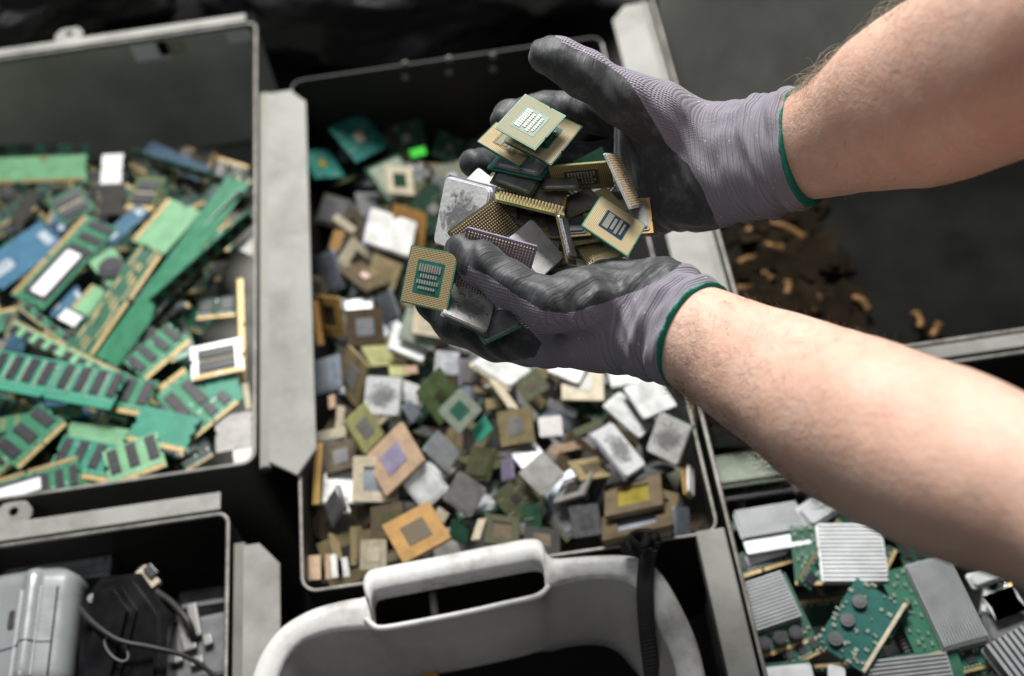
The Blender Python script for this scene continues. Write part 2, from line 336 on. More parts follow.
# ---------------------------------------------------------------- chips in the hands
G1 = 'processors held in the gloved hands'
H = [
 # label, kind, a, b, (A,B,D), depth, kw
 ('dark green board standing upright under the stack in the gloved hands', 'die', 'olive', 'dark', ((500, 168), (549, 176), (505, 205)), .845, {}),
 ('scratched grey lidded processor lying low in the hands behind the brown contact face', 'lid', 'pcb2', 'grey', ((470, 200), (515, 178), (505, 238)), .875, {}),
 ('dark lidded processor deep in the heap above the right hand palm', 'lid', 'darkgreen', 'darkgrey', ((590, 150), (628, 175), (560, 185)), .885, {}),
 ('dark grey lidded processor at the bottom of the heap by the lower thumb base', 'lid', 'darkgreen', 'darkgrey', ((560, 232), (612, 236), (556, 282)), .85, {}),
 ('dark olive processor under the middle of the heap between both palms', 'lid', 'olive', 'darkgrey', ((520, 200), (572, 205), (514, 252)), .875, {}),
 ('olive lidded processor with its corner showing behind the lilac one', 'lid', 'olive', 'grey', ((493, 170), (527, 192), (466, 198)), .835, {}),
 ('dark plum processor lying behind the small patterned one at the right of the heap', 'flatlid', 'plum', 'plum', ((594, 191), (626, 190), (600, 214)), .835, {}),
 ('olive board edge poking out dark below the right palm', 'bar', 'darkgreen', '', ((572, 162), (601, 147), (578, 176)), .86, {}),
 ('upright processor with gold contacts facing out and a pale top edge', 'lgaa', 'yellowgreen', 'olive', ((549, 168), (609, 163), (555, 193)), .825, {'flip': True}),
 ('pale processor standing on edge with gold pins against the right palm', 'pga', 'white', '', ((607, 153), (618, 152), (633, 207)), .815, {}),
 ('grey lidded processor with gold rim tilted near the middle right of the heap', 'lid', 'tan', 'grey', ((556, 199), (589, 185), (570, 215)), .832, {}),
 ('dark grey lidded processor with gold rim in the middle of the heap', 'lid', 'tan', 'darkgrey', ((539, 206), (583, 203), (547, 236)), .822, {}),
 ('processor seen along its comb of bright gold pins', 'comb', 'yellowgreen', '', ((493, 187), (560, 203), (497, 199)), .812, {}),
 ('grey framed processor just under the comb of gold pins', 'lid', 'darkgreen', 'grey', ((503, 200), (540, 209), (508, 222)), .822, {}),
 ('thin worn processor standing on edge beside the white lidded one', 'lid', 'tan', 'silver', ((559, 210), (568, 213), (571, 261)), .805, {}),
 ('processor with silver lid and green edge at the foot of the tan stack', 'lid', 'teal', 'silver', ((487, 164), (541, 175), (508, 141)), .828, {}),
 ('tan contact side processor lowest left in the stack by the upper fingertips', 'lgac', 'teal', 'tan', ((477, 141), (520, 166), (496, 121)), .82, {}),
 ('tan contact side processor with dark centre lying second in the top stack', 'lgac', 'teal', 'teal', ((503, 141), (551, 164), (535, 103)), .811, {}),
 ('pale green contact side processor on the very top of the stack', 'lgab', 'teal2', 'pcb2', ((494, 127), (535, 149), (525, 93.5)), .803, {}),
 ('lilac ceramic processor with big stained white lid at the left of the heap', 'flatlid', 'lilac', 'pasted', ((444, 173), (491, 187), (430, 245)), .826, {}),
 ('white lidded processor with green edge in the lower middle of the heap', 'flatlid', 'teal', 'white', ((532, 216), (567, 257), (506, 239)), .800, {}),
 ('brown pin grid processor tilted above the lower thumb', 'pga', 'brown', '', ((496, 196), (536, 246), (448, 231)), .798, {}),
 ('purple edged pin grid processor held right under the lower thumb', 'pga', 'lilac', '', ((467, 229), (537, 248), (450, 291)), .783, {'flip': True}),
 ('small tan processor with dark patterned centre at the right of the heap', 'lgac', 'teal2', 'navy', ((582, 225), (601, 194), (628, 256)), .80, {}),
 ('grey processor with green corner pinched lowest in the lower hand', 'flatlid', 'pcb', 'silver', ((466, 318), (503, 300), (484, 342)), .793, {}),
 ('stained grey lidded processor pinched under the lower thumb', 'flatlid', 'darkgrey', 'pasted_grey', ((452, 280), (498, 300), (442, 313)), .784, {}),
 ('gold contact side processor with silver capacitors at the lower fingertips', 'lgaa', 'teal2', 'teal', ((411, 244), (458, 254), (399, 302)), .782, {}),
]
for lb, k, a, b, q, d, kw in H:
    put_chip(lb, k, a, b, q, depth=d, group=G1, **kw)
hr = random.Random(33); HD = ['under the top stack', 'left of the upright gold contact processor', 'above the small tan processor', 'behind the comb of gold pins', 'right of the white lidded processor', 'below the plum processor', 'behind the brown pin grid', 'beside the right palm', 'near the lower thumb base', 'behind the lilac ceramic processor', 'between the two palms', 'below the upright gold contact processor', 'at the back of the heap', 'under the comb of gold pins', 'behind the thin upright one', 'above the lower glove palm', 'by the root of the upper little finger', 'beneath the grey lidded ones']
HC = [(520, 172), (545, 190), (600, 205), (530, 190), (585, 250), (605, 225), (500, 205), (630, 215), (600, 245), (480, 190), (570, 225), (580, 205), (560, 180), (530, 215), (575, 235), (595, 262), (560, 262), (612, 240)]
HK = [('lid', 'olive', 'silver', 'silver lidded processor'), ('lid', 'gold', 'grey', 'gold rimmed processor'), ('pga', 'yellowgreen', '', 'pin grid processor'), ('flatlid', 'pcb2', 'white', 'pale lidded processor'), ('lgac', 'teal2', 'teal', 'tan contact side processor'), ('cer', 'greengrey', 'gold', 'grey green ceramic processor')]
for i, ((u, v), w_) in enumerate(zip(HC, HD)):
    k, a, b, d = HK[i % len(HK)]; an = hr.uniform(0, 6.28); sx = hr.uniform(19, 25); sy = sx*hr.uniform(.35, .9)
    e1 = (sx*math.cos(an), sy*math.sin(an)); e2 = (-sx*math.sin(an), sy*math.cos(an))
    put_chip(f'{d} mostly hidden {w_}', k, a, b, ((u-e1[0]-e2[0], v-e1[1]-e2[1]), (u+e1[0]-e2[0], v+e1[1]-e2[1]), (u-e1[0]+e2[0], v-e1[1]+e2[1])), depth=.822+.004*(i % 6), group=G1)
# ---------------------------------------------------------------- pile in the centre bin
def zc(y): return -.030-.058*min(1, max(0, (y-.5)/.5))
G2 = 'scrap processors piled in the centre bin'
L_ = []
def K(lay, label, kind, a, b, *q, **kw): L_.append((lay, label, kind, a, b, q, kw))
K(2, 'large teal board with a pink die far back in the centre bin', 'die', 'teal', 'pink', (363, 112), (390, 145), (329, 128))
K(1, 'teal board with yellow sticker below the large teal board', 'die', 'teal', 'yellow', (300, 150), (330, 148), (315, 178))
K(0, 'green carrier board under the cream chip with dark square', 'lid', 'darkgreen', 'greengrey', (365, 168), (400, 152), (390, 205))
K(2, 'cream ceramic processor with small dark square behind the big silver lid', 'cer', 'cream', 'darkgreen', (385, 165), (412, 167), (388, 193))
K(2, 'small bright green plastic scrap at the back of the pile', 'bar', 'brightgreen', '', (409, 150), (424, 146), (412, 158))
K(2, 'small silver tab between the green scrap and the lilac held processor', 'bar', 'silver', '', (413, 168), (430, 169), (414, 176))
K(1, 'silver lid at the right of the cream chip with dark square', 'plate', 'silver', '', (432, 176), (452, 178), (430, 204))
K(1, 'orange slab right behind the big silver lid', 'cer', 'orange', 'orange', (396, 203), (428, 213), (392, 240))
K(3, 'big silver lidded processor left of the held lilac one', 'flatlid', 'lilac', 'stained', (371, 205), (419, 221), (363, 242))
K(2, 'beige bar lying left of the big silver lid', 'bar', 'beige', '', (337, 213), (357, 228), (332, 219))
K(1, 'orange and cream stub left of the big silver lid', 'bar', 'orange', '', (334, 230), (345, 231), (328, 250))
K(2, 'blue grey lid beside the flange of the left bin', 'plate', 'bluegrey', '', (308, 258), (332, 250), (320, 296))
K(1, 'dark brown chip under the blue grey lid by the flange', 'cer', 'brown', 'dark', (305, 273), (328, 277), (304, 297))
K(1, 'beige ceramic corner below the big silver lid', 'cer', 'beige', 'dark', (354, 236), (382, 262), (338, 262))
K(2, 'dark chip with pink die and tan edge under the big silver lid', 'die', 'brown', 'pink', (339, 269), (364, 259), (366, 291))
K(1, 'tan ceramic chip left of the held gold contact processor', 'cer', 'tan', 'tan', (375, 253), (403, 264), (366, 280))
K(2, 'gold framed chip with dark cavity next to the flange', 'frm', 'gold', 'brown', (315, 296), (337, 298), (321, 335))
K(3, 'orange stick leaning against the gold framed chip', 'bar', 'orange', '', (311, 300), (318, 300), (317, 345))
K(2, 'brown square chip with shiny metal centre', 'cer', 'brown', 'silver', (345, 310), (382, 307), (348, 347))
K(1, 'blue grey lid standing behind the brown square chip', 'plate', 'bluegrey', '', (374, 297), (389, 289), (384, 326))
K(1, 'silver lid peeking behind the top of the brown square chip', 'lid', 'greengrey', 'silver', (343, 300), (372, 293), (345, 322))
K(2, 'white lidded chip under the grey green and cream stack', 'flatlid', 'greengrey', 'white', (395, 320), (431, 335), (388, 348))
K(3, 'grey green slab in the middle of the stack left of the lower glove', 'cer', 'greengrey', 'greengrey', (408, 305), (443, 319), (399, 337))
K(4, 'cream slab on top of the stack left of the lower glove', 'cer', 'cream', 'cream', (415, 305), (443, 310), (413, 333))
K(1, 'yellow green chip corner right below the brown square chip', 'cer', 'yellowgreen', 'yellowgreen', (361, 346), (388, 344), (372, 366))
K(2, 'pale blue grey lid below the gold framed chip', 'plate', 'bluegrey', '', (312, 361), (338, 353), (314, 396))
K(2, 'tan chip with dull round centre right of the pale blue grey lid', 'cer', 'tan', 'grey', (346, 344), (367, 367), (336, 386))
K(4, 'large white lidded chip above the yellow green one', 'flatlid', 'greengrey', 'pasted', (365, 375), (402, 377), (362, 415))
K(3, 'small white lid right of the large white lidded chip', 'plate', 'white', '', (401, 379), (420, 385), (399, 399))
K(2, 'small pale blue lid below the small white lid', 'plate', 'bluegrey', '', (402, 407), (412, 397), (412, 424))
K(2, 'rounded silver lid below the cream slab near the glove', 'plate', 'silver', '', (436, 350), (460, 352), (434, 373))
K(2, 'large olive green board left of the grey diamond chip', 'die', 'green', 'olive', (417, 392), (440, 366), (441, 425))
K(1, 'small yellow green chip below the white and cream stack', 'cer', 'yellowgreen', 'yellowgreen', (388, 361), (407, 360), (390, 376))
K(2, 'small peach ceramic bit below the cream slab', 'bar', 'peach', '', (403, 366), (417, 365), (404, 374))
K(3, 'yellow green ceramic chip with grey centre', 'cer', 'yellowgreen', 'grey', (345, 422), (365, 402), (366, 454))
K(3, 'peach ceramic chip with lilac centre', 'cer', 'peach', 'lilac', (400, 421), (423, 460), (363, 457))
K(1, 'white and green strip left of the yellow green ceramic chip', 'bar', 'beige', '', (316, 432), (345, 426), (317, 442))
K(1, 'upright pale strip left of the yellow green ceramic chip', 'bar', 'beige', '', (338, 405), (345, 407), (336, 430))
K(1, 'brown chip lying beside the gold stick at the left wall', 'cer', 'brown', 'darkgrey', (323, 446), (354, 437), (327, 474))
K(3, 'long gold stick standing by the left wall of the centre bin', 'bar', 'gold', '', (315, 443), (322, 443), (313, 504))
K(1, 'peach bit near the left wall above the white and green strip', 'bar', 'peach', '', (328, 396), (334, 394), (329, 409))
K(1, 'cream frame with pale blue inside under the peach chip', 'frm', 'cream', 'bluegrey', (353, 456), (398, 457), (354, 501))
K(2, 'silver lid right of the peach ceramic chip', 'flatlid', 'darkgreen', 'silver', (422, 449), (438, 428), (447, 474))
K(2, 'rounded white lid above the orange ceramic chip', 'plate', 'white', '', (427, 462), (449, 489), (402, 485))
K(4, 'orange ceramic chip with brown centre near the basket', 'cer', 'orange', 'brown', (381, 525), (428, 500), (404, 562))
K(2, 'beige square slab left of the orange ceramic chip', 'cer', 'beige', 'beige', (360, 540), (386, 539), (360, 570))
K(2, 'dark grey lid leaning near the left wall', 'plate', 'darkgrey', '', (323, 505), (336, 484), (332, 529))
K(3, 'white edge strip on the dark grey lid near the left wall', 'bar', 'white', '', (335, 484), (341, 484), (345, 512))
K(2, 'gold brown strip standing left of the beige square slab', 'bar', 'tan', '', (350, 527), (356, 527), (351, 565))
K(0, 'dark gold strip by the front left corner of the centre bin', 'bar', 'tan', '', (329, 533), (338, 535), (334, 558))
K(1, 'dull olive chip above the orange ceramic chip', 'cer', 'brown', 'olive', (370, 507), (402, 501), (371, 540))
K(1, 'peach slab in the front left corner of the centre bin', 'bar', 'peach', '', (308, 556), (320, 555), (309, 580))
K(1, 'thin peach card beside the front left corner', 'bar', 'peach', '', (325, 554), (330, 554), (326, 579))
K(1, 'left one of two white cards in the front left corner', 'bar', 'white', '', (330, 555), (336, 554), (332, 578))
K(1, 'right one of two white cards in the front left corner', 'bar', 'white', '', (341, 558), (347, 557), (344, 577))
K(2, 'small cream block right of the orange ceramic chip', 'bar', 'cream', '', (438, 507), (449, 514), (433, 516))
K(4, 'grey green diamond chip with dark green centre', 'cer', 'greengrey', 'pcb2', (460, 387), (482, 410), (437, 411))
K(2, 'lilac grey lid under the index finger of the lower glove', 'lid', 'lilac', 'grey', (459, 358), (482, 360), (460, 385))
K(2, 'white lidded chip with cream edge under the lower glove', 'flatlid', 'cream', 'white', (470, 362), (494, 345), (510, 387))
K(3, 'narrow peach and white strip below the lower glove', 'bar', 'cream', '', (490, 379), (499, 381), (510, 407))
K(1, 'small tan strip right of the grey green diamond chip', 'bar', 'tan', '', (474, 386), (492, 388), (474, 392))
K(1, 'short tan block above the tan chip with grey centre', 'bar', 'tan', '', (485, 399), (502, 398), (486, 409))
K(2, 'dark olive board below the middle of the lower glove', 'die', 'olive', 'brown', (513, 383), (537, 367), (526, 403))
K(3, 'grey white lidded chip with green edge below the lower glove', 'flatlid', 'darkgreen', 'white', (546, 371), (560, 345), (579, 385))
K(2, 'cream yellow chip with grey centre below the lower glove', 'cer', 'cream', 'grey', (561, 365), (603, 366), (562, 399))
K(3, 'tan chip with grey centre in the middle of the pile', 'cer', 'tan', 'grey', (496, 412), (530, 406), (501, 447))
K(2, 'teal board corner right of the grey green diamond chip', 'bar', 'teal2', '', (470, 430), (484, 416), (478, 444))
K(1, 'small crooked silver clip right of the tan chip with grey centre', 'bar', 'silver', '', (550, 398), (578, 411), (547, 405))
K(1, 'grey lid right of the tan chip with grey centre', 'plate', 'grey', '', (538, 417), (561, 415), (540, 437))
K(2, 'olive edged chip standing left of the lilac and white lid', 'bar', 'olive', '', (572, 430), (600, 418), (576, 437))
K(1, 'brown strip above the large grey diamond chip', 'bar', 'peach', '', (549, 447), (579, 440), (551, 455))
K(1, 'grey white lid below the tan chip with grey centre', 'plate', 'silver', '', (510, 452), (534, 440), (522, 468))
K(2, 'olive board above the mid grey lid', 'lid', 'olive', 'olive', (470, 445), (496, 448), (462, 478))
K(3, 'mid grey lid between the white lid and dark front chips', 'plate', 'grey', '', (460, 470), (488, 489), (443, 499))
K(3, 'large grey diamond lid in the right middle of the pile', 'plate', 'grey', '', (542, 451), (566, 474), (518, 473))
K(1, 'dark olive diamond board below the large grey diamond lid', 'die', 'olive', 'dark', (517, 474), (541, 500), (491, 497))
K(2, 'small lilac grey lid left of the large grey diamond lid', 'plate', 'lilac', '', (500, 460), (512, 457), (501, 482))
K(2, 'dark grey framed chip right below the large grey diamond lid', 'frm', 'grey', 'dark', (553, 503), (563, 480), (583, 494))
K(2, 'tan brown chip below the lilac and white lid', 'cer', 'tan', 'brown', (567, 461), (598, 456), (581, 480))
K(1, 'dark brown chip right of the orange ceramic chip by the basket', 'frm', 'olive', 'brown', (485, 513), (520, 518), (484, 542))
K(1, 'dark chip with tan edge line in the front middle of the pile', 'cer', 'dark', 'brown', (524, 525), (560, 528), (524, 551))
K(2, 'dark grey chip by the front wall left of the black strap', 'cer', 'darkgrey', 'darkgrey', (569, 507), (598, 503), (574, 538))
K(2, 'beige strip right of the orange ceramic chip near the basket', 'bar', 'beige', '', (478, 519), (486, 518), (471, 540))
K(1, 'dark green lid behind the basket handle', 'plate', 'darkgreen', '', (453, 518), (471, 526), (449, 537))
K(2, 'white lidded chip under the cuff of the lower glove', 'flatlid', 'darkgreen', 'white', (604, 360), (650, 352), (611, 388))
K(4, 'brightest white lidded chip right below the cuff of the lower glove', 'flatlid', 'darkgreen', 'white', (622, 387), (657, 373), (644, 420))
K(3, 'rounded white lid left of the brightest white lidded chip', 'plate', 'white', '', (603, 405), (620, 390), (640, 437), ratio=1.6)
K(3, 'lilac and white lidded chip with torn face', 'flatlid', 'lilac', 'pasted', (591, 433), (612, 420), (627, 478), ratio=1.5)
K(4, 'smoky silver lidded chip at the right end of the pile', 'flatlid', 'darkgreen', 'pasted_grey', (659, 410), (692, 426), (644, 451))
K(2, 'gold stick at the right wall under the forearm', 'bar', 'gold', '', (685, 393), (692, 393), (687, 417))
K(2, 'brown framed chip with yellow patch near the front right corner', 'frm', 'brown', 'yellow', (604, 485), (661, 473), (605, 516))
K(3, 'blue grey chip with brown edge along the front wall', 'frm', 'brown', 'bluegrey', (601, 517), (670, 501), (603, 540))
K(2, 'blue grey lid in the front right corner of the centre bin', 'plate', 'bluegrey', '', (675, 507), (690, 507), (676, 536))
K(2, 'orange and white chip standing by the right wall', 'bar', 'gold', '', (682, 459), (689, 464), (685, 493))
K(2, 'white sliver right of the orange chip by the right wall', 'bar', 'white', '', (689, 464), (694, 470), (689, 490))
KEYS = []
for lay, lb, k, a, b, q, kw in sorted(L_, key=lambda t: t[0]):
    c = ((q[1][0]+q[2][0])/2, (q[1][1]+q[2][1])/2)
    z = zc(PZ(*c, -.06).y)+lay*.008-.010
    put_chip(lb, k, a, b, q, z=z, group=G2, **kw)
    KEYS.append((c, lb))
# fillers: loose layers beneath, each a processor of its own, labelled by the named chip it lies next to
USED = set(t[1] for t in L_)
def short(lb):
    for w in (' in the ', ' near ', ' by the ', ' under ', ' below ', ' above ', ' beside ', ' behind ', ' right ', ' left ', ' next ', ' lying ', ' between ', ' at the ', ' far ', ' standing ', ' leaning ', ' along ', ' on the '):
        i = lb.find(w)
        if i > 6: lb = lb[:i]
    return lb
KS = {}
for c, lb in KEYS: KS.setdefault(short(lb), []).append(c)
UNI = [(cs[0], s) for s, cs in KS.items() if len(cs) == 1 and len(s.split()) <= 8]
def relabel(desc, u, v, marks, used):
    ms = sorted(marks, key=lambda t: math.dist(t[0], (u, v)))
    for (mu, mv), s in ms[:9]:
        dx, dy = u-mu, v-mv
        w = ('just right of' if dx > 0 else 'just left of') if abs(dx) > abs(dy) else ('just below' if dy > 0 else 'just above')
        lb = f'{desc} {w} the {s}'
        if lb not in used and len(lb.split()) <= 16:
            used.add(lb); return lb
    lb = f'{desc} half buried among others in the pile'
    return lb
FK = [('lid', 'darkgreen', 'silver', 'dull silver lidded chip'), ('lid', 'olive', 'darkgrey', 'dark grey lidded chip'), ('cer', 'brown', 'dark', 'brown ceramic chip'), ('cer', 'tan', 'dark', 'tan ceramic chip'),
      ('cer', 'olive', 'dark', 'olive ceramic chip'), ('flatlid', 'darkgreen', 'stained', 'pale grey lidded chip'), ('die', 'olive', 'darkgrey', 'dark olive board'), ('cer', 'dark', 'brown', 'black ceramic chip'),
      ('plate', 'darkgrey', '', 'dark grey lid'), ('frm', 'tan', 'dark', 'tan framed chip'), ('die', 'darkgreen', 'grey', 'dark green board'), ('cer', 'cream', 'tan', 'cream ceramic chip'), ('lid', 'darkgreen', 'bluegrey', 'blue grey lidded chip'), ('lid', 'dark', 'grey', 'grey lidded black chip')]
PROTO = {}
def copy_tree(o, parent=None):
    c = o.copy(); COL.objects.link(c)
    if parent is not None: c.parent = parent
    for ch in [x for x in KIDS.get(o.name, [])]: copy_tree(ch, c)
    return c
KIDS = {}
def proto(i):
    k, a, b, d = FK[i]
    o = empty('processor', Matrix.Identity(4), d, 'processor', G2); chip(k, a, b, root=o)
    KIDS[o.name] = [c for c in bpy.data.objects if c.parent == o]
    return o
frnd = random.Random(21)
NF = 0
for layer in range(3):
    gy = .47
    while gy < 1.045:
        gx = -.185+frnd.uniform(0, .02)
        while gx < .14:
            x = gx+frnd.uniform(-.01, .01); y = gy+frnd.uniform(-.012, .012)
            z = zc(y)-.019-.016*layer+frnd.uniform(-.012, .008)
            u, v, dpt = PROJ((x, y, z))
            covered = (500 < u < 640 and 125 < v < 340)   # fully behind the gloves
            if not covered and (layer == 0 or frnd.random() < .45):
                i = frnd.randrange(len(FK))
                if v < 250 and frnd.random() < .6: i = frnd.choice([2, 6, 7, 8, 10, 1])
                if v > 440 and u > 470 and frnd.random() < .75: i = frnd.choice([6, 7, 8, 1, 2])  # darker kinds at the back and front right put the shade into colour
                if i not in PROTO: PROTO[i] = proto(i); o = PROTO[i]
                else: o = copy_tree(PROTO[i])
                s = frnd.uniform(.75, 1.15); t = math.radians(frnd.uniform(6, 52 if layer == 0 else 60))
                ax = Vector((frnd.uniform(-1, 1), frnd.uniform(-1, 1), 0)).normalized()
                o.matrix_world = Matrix.Translation((x, y, z)) @ Matrix.Rotation(t, 4, ax) @ Matrix.Rotation(frnd.uniform(0, 6.28), 4, 'Z') @ Matrix.Diagonal((s, s, s, 1))
                desc = FK[i][3]
                if t > .5: desc = 'steeply tilted '+desc
                o['label'] = relabel(desc, u, v, UNI, USED); NF += 1
            gx += frnd.uniform(.037, .047)
        gy += .040
print('fillers', NF)
# ------------------------------------------------------------------ memory boards and cards (nominal 100 x 25 mm, scaled)
G3 = 'memory boards heaped in the left bin'
mat('chip_black', (.035, .035, .042), .35, 0, var=.1, nscale=200)
mat('contact_gold', (.42, .30, .14), .4, .45, var=.2, nscale=300)
mat('paper_label', (.78, .79, .80), .6, 0, var=.05, dirt=.25, dirtcol=(.35, .35, .38), dscale=260)
mat('tin', (.70, .72, .70), .35, .5, var=.15)
for nm in ('chip_black', 'contact_gold', 'paper_label', 'tin'): PAL[nm] = None
def RAM(label, kind, col, q, z, dz=(0, 0, 0), n=8, parent_group=G3, contact=1, name='memory_board', cat='memory board', chipw=.55, pose_m=None, th=.0014):
    """board whose edge A-B carries the contacts; sized in metres from its picture"""
    m, lx, ly = flatpose(*q, z, dz)
    g = empty(name, m, label, cat, parent_group)
    nt_ = min(.0022, lx*.04)
    pts = [(-lx/2, -ly/2), (lx*.02, -ly/2), (lx*.02, -ly/2+.003), (lx*.045, -ly/2+.003), (lx*.045, -ly/2), (lx/2, -ly/2), (lx/2, -ly*.1), (lx/2-nt_, -ly*.1), (lx/2-nt_, ly*.03), (lx/2, ly*.03),
           (lx/2, ly*.2), (lx/2-nt_, ly*.2), (lx/2-nt_, ly*.3), (lx/2, ly*.3), (lx/2, ly/2), (-lx/2, ly/2), (-lx/2, ly*.1), (-lx/2+nt_, ly*.1), (-lx/2+nt_, -ly*.03), (-lx/2, -ly*.03)]
    def add(nm, build, mt):
        bm = bmesh.new(); build(bm); return meshobj(nm, bm, M(mt), g)
    add('board', lambda bm: prism(bm, pts, -th, 0), col)
    if contact:
        add('contact_strip', lambda bm: (box(bm, -lx*.48, lx*.015, -ly/2+.0003, -ly/2+ly*.11+.0008, .0001, .0003), box(bm, lx*.05, lx*.48, -ly/2+.0003, -ly/2+ly*.11+.0008, .0001, .0003)), 'contact_gold')
    cb = -ly/2+ly*.17+.001
    if kind in ('ram', 'label', 'tall'):
        ch = (ly/2-cb)*.78; cw = min(lx/n*chipw, ch*1.3); y0 = (cb+ly/2)/2+ly*.03
        for i in range(n):
            x = -lx/2+lx*(i+.5)/n+(lx*.01 if i >= n/2 else -lx*.01)
            if kind == 'label' and n*.36 < i+.5 < n*.95 : continue
            add('memory_chip', lambda bm: box(bm, x-cw/2, x+cw/2, y0-ch/2, y0+ch/2, .0002, .0015, .0002, 1), 'chip_black')
        def caps(bm):
            rr = random.Random(int(lx*1e5)); x = -lx*.47
            while x < lx*.47:
                if rr.random() < .7: box(bm, x, x+.0014, cb, cb+.0009, .0002, .0009)
                if rr.random() < .35: box(bm, x, x+.0012, cb+ch*.95, cb+ch*.95+.002, .0002, .0009)
                x += .0032
        add('capacitor_row', caps, 'tin')
    if kind == 'tall':
        for i in range(n+1):
            x = -lx/2+lx*i/n
            if abs(x) < lx*.49: add('solder_strip', lambda bm: box(bm, x-.0011, x+.0011, cb+.003, ly*.42, .0002, .0006), 'greengrey')
    if kind == 'label':
        add('memory_block', lambda bm: box(bm, -lx*.14, lx*.43, cb+ly*.05, ly*.40, .0002, .0012), 'chip_black')
        add('paper_sticker', lambda bm: prism(bm, rrect(lx*.50, ly*.40, .001, 3, cx=lx*.14, cy=ly*.07), .0013, .0015), 'paper_label')
    if kind == 'bars':
        def br(bm):
            rr = random.Random(3); x = -lx*.47
            while x < lx*.45:
                w = rr.uniform(.08, .2)*lx; y = rr.choice([-.28, -.1, .1, .3])*ly
                box(bm, x, x+w, y, y+ly*.07, .0002, .0004); box(bm, x+w*.3, x+w*1.1, -y*.8, -y*.8+ly*.05, .0002, .0004); x += w*.7
        add('gold_traces', br, 'contact_gold')
    if kind == 'pairs':
        add('gold_traces', lambda bm: [box(bm, x+o, x+o+.0012, -ly*.35, ly*.42, .0002, .0004) for x in [lx*(-.45+.11*i) for i in range(9)] for o in (0, .003)], 'contact_gold')
    if kind == 'print':
        add('white_print', lambda bm: prism(bm, rrect(ly*.5, ly*.34, ly*.1, 4, cx=-lx*.3), .0001, .0003), 'bluegrey')
        add('paper_sticker', lambda bm: prism(bm, rrect(lx*.12, ly*.45, .001, 3, cx=lx*.38), .0001, .0003), 'bluegrey')
    if kind == 'sticker':
        add('paper_sticker', lambda bm: prism(bm, rrect(lx*.09, ly*.75, .001, 3, cx=-lx*.2), .0001, .0003), 'paper_label')
        for cx in (-.28, .18): add('gold_pad', lambda bm: box(bm, lx*cx, lx*cx+.009, ly*.35, ly*.49, .0002, .0005), 'contact_gold')
    if kind == 'round':
        add('battery_holder', lambda bm: (cyl(bm, (0, 0, .002), ly*.26, .004, 20), cyl(bm, (0, 0, .0046), ly*.17, .0012, 18)), 'chip_black')
    if kind == 'big2':
        for s in (-1, 1): add('memory_chip', lambda bm: box(bm, -lx*.36, lx*.36, s*ly*.2-ly*.13, s*ly*.2+ly*.13, .0002, .0022, .0003, 1), 'chip_black')
        add('solder_strip', lambda bm: box(bm, -lx*.36, lx*.36, -ly*.03, ly*.03, .0002, .001), 'beige')
    return g
Z3 = -.052
def zl(y): return -.045-.08*min(1, max(0, (y-.62)/.5))
